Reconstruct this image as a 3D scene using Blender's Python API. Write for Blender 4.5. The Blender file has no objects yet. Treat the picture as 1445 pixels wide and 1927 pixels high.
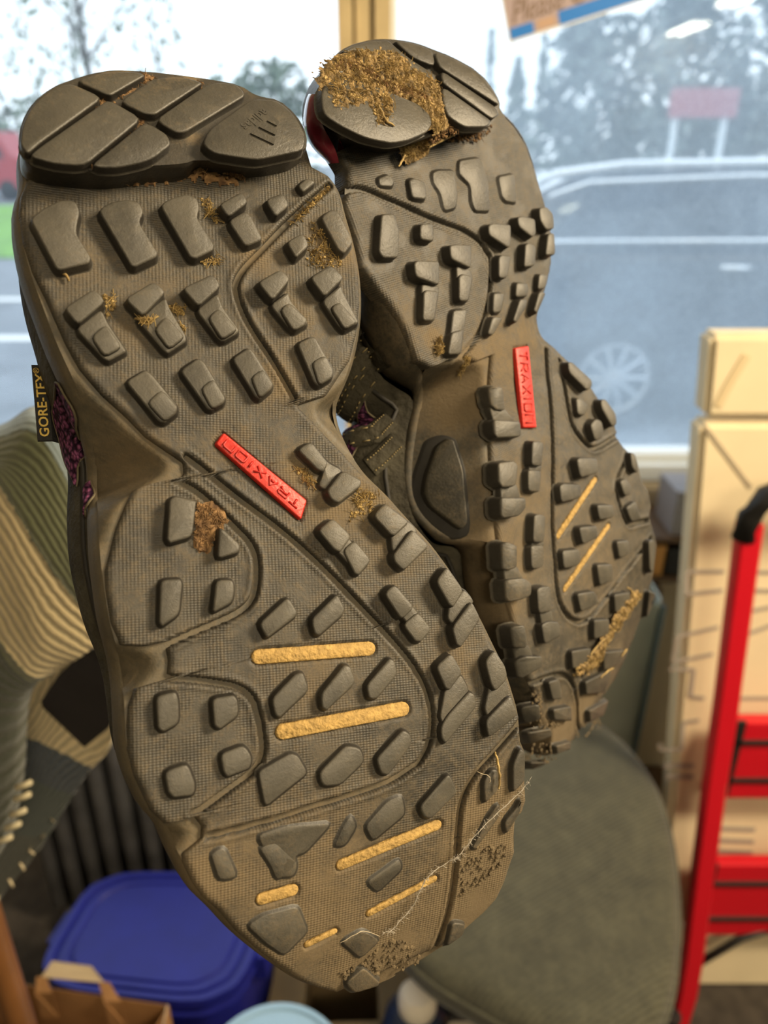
import bpy, bmesh, math, random
import numpy as np
from mathutils import Matrix, Vector

# ---------------------------------------------------------------- camera, sky, lamps, exposure
scene = bpy.context.scene
col = scene.collection
EYE = 1.45
PITCH = math.radians(25)
FPX = 1450.0                                   # focal length in pixels of a 1445 x 1927 frame
cam_data = bpy.data.cameras.new('camera')
cam_data.sensor_fit = 'VERTICAL'
cam_data.sensor_height = 36.0
cam_data.lens = FPX/1927*36.0
cam_data.dof.use_dof = True
cam_data.dof.focus_distance = 0.232
cam_data.dof.aperture_fstop = 10.0
cam_data.clip_start = 0.02
cam = bpy.data.objects.new('camera', cam_data)
col.objects.link(cam)
cam.location = (0, 0, EYE)
cam.rotation_euler = (math.pi/2-PITCH, 0, 0)
scene.camera = cam

world = bpy.data.worlds.new('sky')
scene.world = world
world.use_nodes = True
bg = world.node_tree.nodes['Background']
bg.inputs['Color'].default_value = (0.80, 0.91, 1.0, 1)
bg.inputs['Strength'].default_value = 2.1

def area_lamp(name, loc, target, size, power, color):
    d = bpy.data.lights.new(name, 'AREA')
    d.shape = 'RECTANGLE'; d.size = size[0]; d.size_y = size[1]
    d.energy = power; d.color = color
    o = bpy.data.objects.new(name, d)
    o.location = loc
    o.rotation_euler = (Vector(target)-Vector(loc)).to_track_quat('-Z', 'Y').to_euler()
    col.objects.link(o)
    return o
WARM = (1.0, 0.81, 0.54)
area_lamp('warm_lamp', (1.45, 0.15, 2.25), (0.05, 0.2, 1.2), (0.3, 0.6), 60, WARM)  # main warm light, from the ceiling lights at upper right
area_lamp('warm_lamp', (0.9, -1.7, 2.6), (0.3, 0.6, 0.8), (1.0, 0.5), 30, WARM)  # unseen fill lamp, added to lift the shaded sides
scene.view_settings.view_transform = 'Standard'
scene.view_settings.look = 'None'
scene.view_settings.gamma = 1
scene.view_settings.use_curve_mapping = False
scene.view_settings.exposure = 0.0

random.seed(7)
rng = np.random.default_rng(7)

# ---------------------------------------------------------------- helpers
def at(px, py, Y):
    """world point at depth Y on the line of sight through a pixel of the 1445 x 1927 frame"""
    a = (px-722.5)/FPX; b = (963.5-py)/FPX
    t = Y/(b*math.sin(PITCH)+math.cos(PITCH))
    return Vector((t*a, Y, EYE+t*(b*math.cos(PITCH)-math.sin(PITCH))))
def atz(px, py, Z):
    a = (px-722.5)/FPX; b = (963.5-py)/FPX
    t = (Z-EYE)/(b*math.cos(PITCH)-math.sin(PITCH))
    return Vector((t*a, t*(b*math.sin(PITCH)+math.cos(PITCH)), Z))

class MB:
    """collects shapes and links them as one mesh object"""
    def __init__(s): s.v = []; s.f = []; s.uv = None
    def add(s, v, f):
        o = len(s.v); s.v += [tuple(float(c) for c in p) for p in v]; s.f += [tuple(i+o for i in q) for q in f]
    def box(s, lo, hi, m=None, bev=0.0):
        bm = bmesh.new(); bmesh.ops.create_cube(bm, size=1)
        lo = Vector(lo); hi = Vector(hi)
        for v in bm.verts: v.co = Vector(((v.co.x+.5)*(hi.x-lo.x)+lo.x, (v.co.y+.5)*(hi.y-lo.y)+lo.y, (v.co.z+.5)*(hi.z-lo.z)+lo.z))
        if bev: bmesh.ops.bevel(bm, geom=bm.edges[:], offset=bev, segments=2, affect='EDGES', profile=.6)
        s.bm(bm, m)
    def bm(s, bm, m=None):
        bm.verts.index_update()
        s.add([(m @ v.co if m else v.co) for v in bm.verts], [[v.index for v in f.verts] for f in bm.faces]); bm.free()
    def tube(s, pts, r, n=10, cap=True):
        pts = [Vector(p) for p in pts]; rs = r if hasattr(r, '__len__') else [r]*len(pts)
        V = []; up = Vector((.31, .17, .93))
        for i, p in enumerate(pts):
            t = (pts[min(i+1, len(pts)-1)]-pts[max(i-1, 0)]).normalized()
            a = t.cross(up)
            if a.length < 1e-3: a = t.cross(Vector((1, 0, 0)))
            a.normalize(); b = t.cross(a)
            V += [p+rs[i]*(math.cos(k*2*math.pi/n)*a+math.sin(k*2*math.pi/n)*b) for k in range(n)]
        F = [(i*n+k, i*n+(k+1) % n, (i+1)*n+(k+1) % n, (i+1)*n+k) for i in range(len(pts)-1) for k in range(n)]
        if cap: F += [tuple(range(n))[::-1], tuple((len(pts)-1)*n+k for k in range(n))]
        s.add(V, F)
    def lathe(s, prof_, c, n=32, axis=None):
        V = []; m = Matrix.Translation(Vector(c)) @ (axis.to_4x4() if axis else Matrix.Identity(4))
        for r, z in prof_: V += [m @ Vector((r*math.cos(k*2*math.pi/n), r*math.sin(k*2*math.pi/n), z)) for k in range(n)]
        F = [(i*n+k, i*n+(k+1) % n, (i+1)*n+(k+1) % n, (i+1)*n+k) for i in range(len(prof_)-1) for k in range(n)]
        s.add(V, F)
    def prism(s, poly, off):
        """a flat outline with thickness off (vector)"""
        n = len(poly); off = Vector(off)
        s.add([Vector(p) for p in poly]+[Vector(p)+off for p in poly], [tuple(range(n))[::-1], tuple(range(n, 2*n))]+[(k, (k+1) % n, n+(k+1) % n, n+k) for k in range(n)])
    def grid(s, P):
        r, c = len(P), len(P[0])
        s.add([p for row in P for p in row], [(i*c+j, i*c+j+1, (i+1)*c+j+1, (i+1)*c+j) for i in range(r-1) for j in range(c-1)])
    def build(s, name, mat, parent=None, smooth=False, angle=None):
        me = bpy.data.meshes.new(name); me.from_pydata(s.v, [], s.f)
        bm = bmesh.new(); bm.from_mesh(me); bmesh.ops.recalc_face_normals(bm, faces=bm.faces); bm.to_mesh(me); bm.free()
        me.materials.append(mat)
        if smooth or angle: me.shade_smooth()
        if angle: me.set_sharp_from_angle(angle=math.radians(angle))
        o = bpy.data.objects.new(name, me); col.objects.link(o)
        if parent: o.parent = parent
        return o
def raw(name, V, F, mat, parent=None, smooth=True):
    me = bpy.data.meshes.new(name)
    me.from_pydata([tuple(map(float, v)) for v in V], [], [tuple(map(int, f)) for f in F]); me.materials.append(mat)
    if smooth: me.shade_smooth()
    o = bpy.data.objects.new(name, me); col.objects.link(o)
    if parent: o.parent = parent
    return o
def thing(name, label, cat, loc=(0, 0, 0), group=None):
    o = bpy.data.objects.new(name, None); col.objects.link(o); o.location = loc
    o.empty_display_size = .05
    return tag(o, label, cat, group)
def tag(o, label, cat, group=None):
    o['label'] = label; o['category'] = cat
    if group: o['group'] = group
    return o
def struct(o):
    o['kind'] = 'structure'; return o
def stuff(o):
    o['kind'] = 'stuff'; return o
def adopt(root):
    """parts were built in world space: keep them there under the placed root"""
    for c in root.children:
        c.matrix_parent_inverse = Matrix.Translation(-root.location)

# ---------------------------------------------------------------- materials
def mat(name, color, rough=.6, metal=0, spec=.5, vary=0., scale=8., bump=0., bscale=60., c2=None, coat=0.):
    m = bpy.data.materials.new(name); m.use_nodes = True
    nt = m.node_tree; b = nt.nodes['Principled BSDF']
    b.inputs['Roughness'].default_value = rough; b.inputs['Metallic'].default_value = metal
    b.inputs['Specular IOR Level'].default_value = spec; b.inputs['Coat Weight'].default_value = coat
    b.inputs['Base Color'].default_value = (*color, 1)
    tc = nt.nodes.new('ShaderNodeTexCoord')
    if vary or c2:
        n = nt.nodes.new('ShaderNodeTexNoise'); n.inputs['Scale'].default_value = scale; n.inputs['Detail'].default_value = 6
        nt.links.new(tc.outputs['Object'], n.inputs['Vector'])
        r = nt.nodes.new('ShaderNodeValToRGB')
        r.color_ramp.elements[0].position = .32; r.color_ramp.elements[1].position = .72
        r.color_ramp.elements[0].color = (*[c*(1-vary) for c in color], 1)
        r.color_ramp.elements[1].color = (*(c2 or [min(1, c*(1+vary)) for c in color]), 1)
        nt.links.new(n.outputs['Fac'], r.inputs['Fac']); nt.links.new(r.outputs['Color'], b.inputs['Base Color'])
    if bump:
        n = nt.nodes.new('ShaderNodeTexNoise'); n.inputs['Scale'].default_value = bscale; n.inputs['Detail'].default_value = 4
        nt.links.new(tc.outputs['Object'], n.inputs['Vector'])
        bp = nt.nodes.new('ShaderNodeBump'); bp.inputs['Strength'].default_value = bump; bp.inputs['Distance'].default_value = .002
        nt.links.new(n.outputs['Fac'], bp.inputs['Height']); nt.links.new(bp.outputs['Normal'], b.inputs['Normal'])
    return m
def math_node(nt, op, a, b=None, clamp=False):
    n = nt.nodes.new('ShaderNodeMath'); n.operation = op; n.use_clamp = clamp
    for i, v in enumerate((a, b)):
        if v is None: continue
        if isinstance(v, (int, float)): n.inputs[i].default_value = v
        else: nt.links.new(v, n.inputs[i])
    return n.outputs[0]
def mix_col(nt, fac, a, b):
    n = nt.nodes.new('ShaderNodeMix'); n.data_type = 'RGBA'
    for s, v in (('Factor', fac), ('A', a), ('B', b)):
        k = [i for i in n.inputs if i.name == s and (i.type == 'RGBA' or s == 'Factor' and i.type == 'VALUE')][0]
        if isinstance(v, (int, float)): k.default_value = v
        elif isinstance(v, tuple): k.default_value = (*v, 1)
        else: nt.links.new(v, k)
    return [o for o in n.outputs if o.type == 'RGBA'][0]
def noise(nt, vec, scale, detail=5, rough=.6):
    n = nt.nodes.new('ShaderNodeTexNoise'); n.inputs['Scale'].default_value = scale
    n.inputs['Detail'].default_value = detail; n.inputs['Roughness'].default_value = rough
    nt.links.new(vec, n.inputs['Vector']); return n.outputs['Fac']
def ramp(nt, v, a, b):
    n = nt.nodes.new('ShaderNodeMapRange'); n.inputs['From Min'].default_value = a; n.inputs['From Max'].default_value = b
    nt.links.new(v, n.inputs['Value']); return n.outputs[0]
def rubber(name, base, scuff, dust_base, weave, rough=.62):
    """black sole rubber, scuffed grey, with dried brown dirt where the 'dust' attribute says it lies; below zero it is painted-in shade"""
    m = bpy.data.materials.new(name); m.use_nodes = True
    nt = m.node_tree; b = nt.nodes['Principled BSDF']
    tc = nt.nodes.new('ShaderNodeTexCoord').outputs['Object']
    at_ = nt.nodes.new('ShaderNodeAttribute'); at_.attribute_name = 'dust_shade'
    n1 = noise(nt, tc, 55, 6); n2 = noise(nt, tc, 900, 4, .7); n3 = noise(nt, tc, 230, 6, .7)
    c = mix_col(nt, ramp(nt, n1, .35, .7), base, scuff)
    c = mix_col(nt, ramp(nt, n3, .45, .75), c, scuff)
    d = math_node(nt, 'ADD', math_node(nt, 'MULTIPLY', at_.outputs['Fac'], 1.0), dust_base)
    g = math_node(nt, 'ADD', math_node(nt, 'MULTIPLY', n3, .6), math_node(nt, 'MULTIPLY', n2, .55))
    fac = ramp(nt, math_node(nt, 'ADD', math_node(nt, 'MULTIPLY', d, .62), g), .68, 1.12)
    c = mix_col(nt, fac, c, (.145, .107, .060))
    sp = ramp(nt, n2, .72, .8)
    c = mix_col(nt, math_node(nt, 'MULTIPLY', sp, math_node(nt, 'ADD', d, .12)), c, (.36, .25, .1))
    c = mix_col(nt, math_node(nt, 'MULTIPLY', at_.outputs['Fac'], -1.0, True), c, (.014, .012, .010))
    nt.links.new(c, b.inputs['Base Color'])
    b.inputs['Specular IOR Level'].default_value = .45
    nt.links.new(math_node(nt, 'ADD', math_node(nt, 'MULTIPLY', fac, .3), rough-.08), b.inputs['Roughness'])
    h = math_node(nt, 'ADD', math_node(nt, 'MULTIPLY', n3, .25), math_node(nt, 'MULTIPLY', n2, .22))
    if weave:
        sx = nt.nodes.new('ShaderNodeSeparateXYZ'); nt.links.new(tc, sx.inputs[0])
        k = 2*math.pi/.00112
        u = math_node(nt, 'MULTIPLY', math_node(nt, 'ADD', math_node(nt, 'MULTIPLY', sx.outputs[0], .72), math_node(nt, 'MULTIPLY', sx.outputs[1], .69)), k)
        v = math_node(nt, 'MULTIPLY', math_node(nt, 'SUBTRACT', math_node(nt, 'MULTIPLY', sx.outputs[0], .45), math_node(nt, 'MULTIPLY', sx.outputs[1], .89)), k)
        w = math_node(nt, 'MULTIPLY', math_node(nt, 'SINE', u), math_node(nt, 'SINE', v))
        worn = ramp(nt, noise(nt, tc, 70, 2), .36, .52)
        h = math_node(nt, 'ADD', h, math_node(nt, 'MULTIPLY', math_node(nt, 'MULTIPLY', w, worn), .11*weave))
    bp = nt.nodes.new('ShaderNodeBump'); bp.inputs['Strength'].default_value = .75; bp.inputs['Distance'].default_value = .0009
    nt.links.new(h, bp.inputs['Height']); nt.links.new(bp.outputs['Normal'], b.inputs['Normal'])
    return m
M = {}
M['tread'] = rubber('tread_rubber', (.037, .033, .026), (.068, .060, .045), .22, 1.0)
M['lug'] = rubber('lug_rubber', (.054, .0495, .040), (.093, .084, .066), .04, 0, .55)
M['flank'] = rubber('flank_rubber', (.035, .032, .024), (.066, .058, .041), .24, 0, .6)
M['arch'] = rubber('arch_rubber', (.024, .022, .016), (.05, .044, .03), .12, 0, .55)
M['block'] = rubber('heel_block_rubber', (.041, .0372, .030), (.072, .065, .050), .08, 0, .5)
M['pad'] = rubber('heel_rubber', (.030, .027, .022), (.052, .045, .034), .10, 0, .5)
M['midsole'] = rubber('midsole_foam', (.060, .052, .036), (.105, .088, .056), .30, 0, .6)
M['red'] = mat('red_rubber', (.60, .026, .016), .45, vary=.12, scale=300, bump=.15, bscale=900)
M['red_letter'] = mat('red_letter_rubber', (.42, .012, .008), .5)  # darker than the strip: shading of the raised letters put into the colour
M['insert'] = mat('tan_foam', (.42, .27, .085), .8, vary=.25, scale=420, bump=.5, bscale=700)
M['straw'] = mat('dry_straw', (.36, .23, .075), .75, vary=.6, scale=300, c2=(.52, .37, .14))
M['crust'] = mat('straw_crust', (.13, .085, .035), .9, vary=.5, scale=380, c2=(.42, .28, .11), bump=.8, bscale=900)
M['brown'] = mat('leaf_crumbs', (.17, .085, .034), .9, vary=.6, scale=420, c2=(.34, .20, .085))
M['mud'] = mat('dried_mud', (.10, .072, .038), .9, vary=.4, scale=260, c2=(.17, .125, .068))
M['hair'] = mat('pale_fibre', (.62, .52, .36), .6)
M['web'] = mat('grey_fluff', (.42, .38, .32), .7)
M['leather'] = mat('dark_leather', (.045, .040, .030), .8, spec=.2, vary=.45, scale=60, c2=(.085, .076, .052), bump=.5, bscale=320)
M['band'] = mat('black_trim', (.016, .014, .011), .7, vary=.3, scale=200)
M['stitch'] = mat('tan_thread', (.30, .23, .10), .8)
M['edge'] = mat('panel_edge', (.10, .08, .045), .7)
M['maroon'] = mat('glossy_maroon', (.20, .02, .035), .18, coat=.8, vary=.25, scale=90)
M['taglabel'] = mat('black_woven_label', (.012, .011, .01), .8, bump=.3, bscale=900)
M['gold'] = mat('gold_thread', (.68, .47, .10), .6, bump=.4, bscale=1500)
def purple_mesh():
    m = bpy.data.materials.new('purple_mesh'); m.use_nodes = True
    nt = m.node_tree; b = nt.nodes['Principled BSDF']; b.inputs['Roughness'].default_value = .85; b.inputs['Specular IOR Level'].default_value = .15
    tc = nt.nodes.new('ShaderNodeTexCoord').outputs['Object']
    v = nt.nodes.new('ShaderNodeTexVoronoi'); v.inputs['Scale'].default_value = 620; nt.links.new(tc, v.inputs['Vector'])
    f = ramp(nt, v.outputs['Distance'], .15, .62)
    nt.links.new(mix_col(nt, f, (.27, .08, .18), (.02, .005, .018)), b.inputs['Base Color'])
    bp = nt.nodes.new('ShaderNodeBump'); bp.inputs['Strength'].default_value = .9; bp.inputs['Distance'].default_value = -.001
    nt.links.new(v.outputs['Distance'], bp.inputs['Height']); nt.links.new(bp.outputs['Normal'], b.inputs['Normal'])
    return m
M['purple'] = purple_mesh()

# ---------------------------------------------------------------- shoe geometry (local frame: x across, y toe to heel, z out of the sole)
SPRING = [3.4, -.065, 0]
def prof(y):
    """height of the tread's face along the shoe (y runs from toe, negative, to heel)"""
    y = np.asarray(y, float)
    z = -4.5*np.clip(y-.088, 0, .06)**2
    z = z - .0022*np.exp(-((y-.012)/.02)**2)
    z = z - SPRING[0]*np.clip(SPRING[1]-y, 0, .12)**2 - SPRING[2]*np.clip(-.086-y, 0, .1)**2
    return z
EDGE = {}
def mono(p):
    """heel-to-toe edge as arrays rising in y, for interpolation"""
    p = np.asarray(p, float); y = np.minimum.accumulate(p[:, 1]-np.arange(len(p))*2e-5)
    return y[::-1], p[::-1, 0]
def set_shoe(spring, left, right, lean=0.0):
    SPRING[:] = spring; LEAN[0] = lean; FLARE[0] = .020 if lean else .006
    yl, xl = mono(left); yr, xr = mono(right)
    ys = np.linspace(-.16, .15, 620)
    k = np.exp(-(np.arange(-16, 17)/7.)**2); k /= k.sum()
    sm = lambda v: np.convolve(np.pad(v, 16, 'edge'), k, 'valid')
    EDGE['y'], EDGE['l'], EDGE['r'] = ys, sm(np.interp(ys, yl, xl)), sm(np.interp(ys, yr, xr))
def drop(x, y):
    """how far the flank has sloped away beyond the tread's edge"""
    l = np.interp(y, EDGE['y'], EDGE['l']); r = np.interp(y, EDGE['y'], EDGE['r'])
    d = np.maximum(l-x, x-r)-.0025
    return np.clip(d, 0, .021)*np.clip((.075-np.asarray(y))/.03, 0, 1)
def face(x, y):
    return prof(y)-drop(x, y)
def chaikin(p, n=2, closed=True, q=.25):
    p = np.asarray(p, float)
    for _ in range(n):
        if closed:
            b = np.roll(p, -1, 0)
            p = np.stack([p*(1-q)+b*q, p*q+b*(1-q)], 1).reshape(-1, p.shape[1])
        else:
            a, b = p[:-1], p[1:]
            p = np.concatenate([p[:1], np.stack([a*(1-q)+b*q, a*q+b*(1-q)], 1).reshape(-1, p.shape[1]), p[-1:]])
    return p
def area2(p):
    return np.sum(p[:, 0]*np.roll(p[:, 1], -1)-np.roll(p[:, 0], -1)*p[:, 1])
def ccw(p):
    p = np.asarray(p, float)
    return p if area2(p) > 0 else p[::-1]
def resample(p, n, closed=True):
    p = np.asarray(p, float)
    if closed: p = np.vstack([p, p[:1]])
    s = np.r_[0, np.cumsum(np.hypot(*np.diff(p[:, :2], axis=0).T))]
    t = np.linspace(0, s[-1], n, endpoint=not closed)
    return np.stack([np.interp(t, s, p[:, i]) for i in range(p.shape[1])], 1)
def normals2(p, k=1):
    d = np.roll(p, -k, 0)-np.roll(p, k, 0)
    d /= np.maximum(np.hypot(d[:, 0], d[:, 1]), 1e-9)[:, None]
    return np.stack([d[:, 1], -d[:, 0]], 1)
NR = 240
FLARE = [.006]
LEAN = [0.0]                                   # sideways lean of the worn upper above the heel
def lean_at(y):
    t = np.clip((np.asarray(y)-.055)/.04, 0, 1); return t*t*(3-2*t)
def side_outline(mid):
    """the closed outline of the midsole, smoothed and resampled, with soft outward normals"""
    p = resample(chaikin(ccw(mid), 2), NR)
    n = normals2(p, 5)
    for _ in range(6): n = (np.roll(n, 1, 0)+n*2+np.roll(n, -1, 0))/4
    n /= np.hypot(n[:, 0], n[:, 1])[:, None]
    d = drop(p[:, 0], p[:, 1])
    for _ in range(3): d = (np.roll(d, 1)+d*2+np.roll(d, -1))/4
    return p, n, d
MID_RINGS = [(-.3, -1.8), (.5, -2.6), (1.6, -5), (2.2, -9), (2.4, -14), (1.6, -19), (-.6, -21)]   # mm outset, mm height
NS = 26
def side_ring(o, s):
    """ring of the upper: s 0 at the midsole seam, 1 on top"""
    p, n, dr = o; y = p[:, 1]
    f = np.clip((y+.13)/.16, 0, 1); f = f*f*(3-2*f)
    H = .030+.042*f*(1-(.65 if LEAN[0] else 0)*lean_at(y))
    tight = np.clip((-.07-y)/.06, 0, 1)
    g = np.clip((y-.085)/.03, 0, 1)
    out = -.0022+.0045*np.sin(min(s*1.6, 1)*np.pi)*(1-tight)-(.018+.004*(1-f)+.006*tight)*s**2.4-.006*g*s
    out = out+FLARE[0]*np.exp(-((y-.01)/.045)**2)*np.sin(min(s*1.5+.15, 1)*np.pi)*np.clip(-n[:, 0]*1.3, 0, 1)
    q = p+n*out[:, None]
    mid = p.mean(0)
    q = q*(1-.25*s**6)+np.array([0, 1])*q*(.25*s**6)+np.array([1, 0])*mid*(.25*s**6)
    z = prof(y)-.019-s*H
    q[:, 0] += LEAN[0]*lean_at(y)*(.019+s*H)
    return np.column_stack([q, z])
def mid_ring(o, r):
    p, n, dr = o
    q = p+n*(r[0]*.001)
    rest = np.maximum(.0192-dr, .005); q[:, 0] += LEAN[0]*lean_at(p[:, 1])*(-r[1]*.001)
    return np.column_stack([q, prof(p[:, 1])-.0018-dr-rest*(-r[1]-1.8)/19.2])
def side_point(o, a, s):
    """point on the shoe's flank; a is the outline index, s below 0 is the midsole, 0..1 the upper"""
    if s < 0:
        t = (1+s)*(len(MID_RINGS)-1); i = int(min(max(t, 0), len(MID_RINGS)-1.001)); f = t-i
        r = [MID_RINGS[i][j]*(1-f)+MID_RINGS[i+1][j]*f for j in (0, 1)]
        R = mid_ring(o, r)
    else: R = side_ring(o, s)
    i = int(np.floor(a)); f = a-i
    return R[i % NR]*(1-f)+R[(i+1) % NR]*f

def round_poly(p, r):
    """cut each corner to a short three-point arc of about radius r"""
    p = ccw(p); out = []
    for i in range(len(p)):
        a, b, c = p[i-1], p[i], p[(i+1) % len(p)]
        da, dc = np.linalg.norm(a-b), np.linalg.norm(c-b); k = min(r, .36*da, .36*dc)
        u, v = (a-b)/max(da, 1e-9), (c-b)/max(dc, 1e-9)
        A, C = b+u*k, b+v*k; out += [A, .25*A+.5*b+.25*C, C]
    return np.array(out)

POSE = {"L":[[0.89825,-0.20969,0.38624,-0.03744],[0.43899,0.4701,-0.7657,0.19489],[-0.02101,0.85734,0.51432,1.3592]],"R":[[0.62682,-0.43278,0.64792,0.06772],[0.7386,0.06522,-0.67098,0.29817],[0.24812,0.89914,0.36053,1.36031]]}
SHOE = {}
SHOE['L'] = {}
SHOE['L']['spring'] = [3.4,-0.065,0]
SHOE['L']['left'] = [[-4067,9884],[-4360,9310],[-4469,8862],[-4499,8043],[-4402,7238],[-4155,6251],[-3954,5294],[-3706,4521],[-3277,3773],[-2786,3158],[-2355,2528],[-1487,1707],[-1533,1385],[-1715,1263],[-2538,1345],[-2899,1196],[-3111,939],[-3551,245],[-3832,-405],[-4029,-833],[-4095,-1338],[-4119,-2192],[-3991,-2787],[-2899,-3105],[-2907,-3440],[-3025,-3914],[-3837,-3815],[-4085,-4309],[-4207,-4764],[-4297,-5400],[-4257,-6029],[-4132,-6551],[-4019,-7004],[-3720,-7469],[-3014,-7442],[-2870,-7783],[-2937,-8082],[-3479,-8297],[-3480,-8534],[-3324,-9144],[-3125,-9611],[-2854,-10014],[-2423,-10862],[-2012,-11517],[-1443,-12342],[-945,-13019],[-408,-13582],[244,-14112]]
SHOE['L']['right'] = [[4186,10325],[4670,9994],[4877,9535],[4861,8858],[4958,7847],[4933,6860],[4754,5837],[4437,4905],[4028,4086],[3587,3650],[3046,3090],[2070,2909],[2446,2424],[3220,1344],[3707,596],[4296,-201],[4746,-998],[5323,-1871],[5719,-2664],[6123,-3547],[6463,-4406],[6738,-5455],[6937,-6122],[7043,-7101],[7110,-7688],[6978,-8575],[7119,-8804],[7074,-9371],[6959,-9800],[6984,-10331],[6814,-10661],[6572,-10665],[6421,-11486],[6467,-11887],[6036,-12880],[5802,-13265],[5311,-13581],[4631,-13889],[4120,-14294],[3490,-14333],[2950,-14512],[2489,-14542],[1674,-14527],[1603,-14714]]
SHOE['L']['lean'] = 0.0
SHOE['L']['slab'] = [[-4196,10234],[-4048,10861],[-3662,11545],[-3094,12118],[-2586,12423],[-1625,12888],[-765,12992],[523,12900],[1552,12777],[2216,12640],[2647,12200],[3274,12141],[3678,11562],[3824,10855],[3639,10220],[2045,9841],[807,10012],[454,10068],[107,9786],[-473,9712],[-1172,9660],[-1938,9503],[-2655,9493],[-3459,9583],[-4049,9718]]
SHOE['L']['slab_h'] = 0.009
SHOE['L']['mid'] = [[-4122,9789],[-4368,9310],[-4467,8862],[-4499,8043],[-4453,7240],[-4313,6391],[-4147,5309],[-3858,4165],[-3694,3445],[-3630,2773],[-3617,2157],[-3851,873],[-4035,-234],[-4098,-1072],[-4144,-2186],[-4072,-2852],[-4061,-3494],[-4106,-3987],[-4220,-4761],[-4297,-5400],[-4257,-6029],[-4132,-6551],[-4019,-7004],[-3696,-7515],[-3566,-8268],[-3480,-8534],[-3324,-9144],[-3125,-9611],[-2854,-10014],[-2423,-10862],[-2012,-11517],[-1443,-12342],[-945,-13019],[-408,-13582],[244,-14112],[1643,-14714],[2529,-14542],[1714,-14527],[2990,-14512],[3530,-14333],[4160,-14294],[4671,-13889],[5351,-13581],[5842,-13265],[6076,-12880],[6507,-11887],[6461,-11486],[6612,-10665],[6854,-10661],[7024,-10331],[6999,-9800],[7114,-9371],[7159,-8804],[7018,-8575],[7150,-7688],[7083,-7101],[6977,-6122],[6778,-5455],[6503,-4406],[6163,-3547],[5759,-2664],[5363,-1871],[4786,-998],[4336,-201],[3747,596],[3478,1344],[3460,2424],[3452,2909],[3503,3090],[3834,3650],[4092,4086],[4477,4905],[4794,5837],[4973,6860],[4998,7847],[4901,8858],[4917,9535],[4710,9994],[4226,10325],[3824,10855],[3678,11562],[3274,12141],[2647,12200],[2216,12640],[1552,12777],[523,12900],[-765,12992],[-1625,12888],[-2586,12423],[-3094,12118],[-3662,11545],[-4048,10861]]
SHOE['L']['grooves'] = [[[-1367,1809],[-1029,1462],[-350,653],[333,-107],[885,-724],[1703,-1803],[2689,-3317],[3391,-4393],[3905,-5307],[4127,-6023],[4183,-6609],[4064,-7234],[3834,-7738],[3414,-8137],[3381,-8109],[2669,-8324],[1910,-8384],[570,-8329],[-500,-8305],[-339,-8326],[-1222,-8277],[-2260,-8202],[-2726,-8144]],[[4531,9646],[3597,8979],[2783,8350],[1893,7597],[1251,7077],[956,6660],[913,6440],[924,5978],[1101,5294],[1468,4488],[1753,3760],[2013,3035]],[[-1736,1194],[-1321,905],[-886,341],[-466,-304],[-127,-823],[-42,-1295],[-190,-1979],[-396,-2419],[-784,-2666],[-1546,-2821],[-2279,-2938],[-2860,-3083],[-3332,-3073]],[[-3027,-3935],[-2489,-4090],[-1854,-4340],[-1275,-4595],[-953,-4942],[-872,-5420],[-893,-6043],[-954,-6512],[-1283,-6898],[-1882,-7091],[-2800,-7441],[-3000,-7442]],[[7039,-7923],[6658,-8157],[5968,-8562],[5273,-8927],[4763,-9423],[4545,-9903],[4419,-10475],[4312,-11149],[4190,-11833],[4008,-12738],[3767,-13481],[3402,-14295]]]
SHOE['L']['bars'] = [[[-549,-3969],[2649,-4511],193],[[-303,-6099],[3290,-6453],200],[[679,-10183],[3764,-10091],148],[[1361,-11963],[3521,-11726],96],[[-1651,-10284],[-789,-10370],156],[[-565,-12130],[261,-12075],82]]
SHOE['L']['label'] = [[-539,2048],[-259,2323],[1728,52],[1421,-467]]
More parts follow.
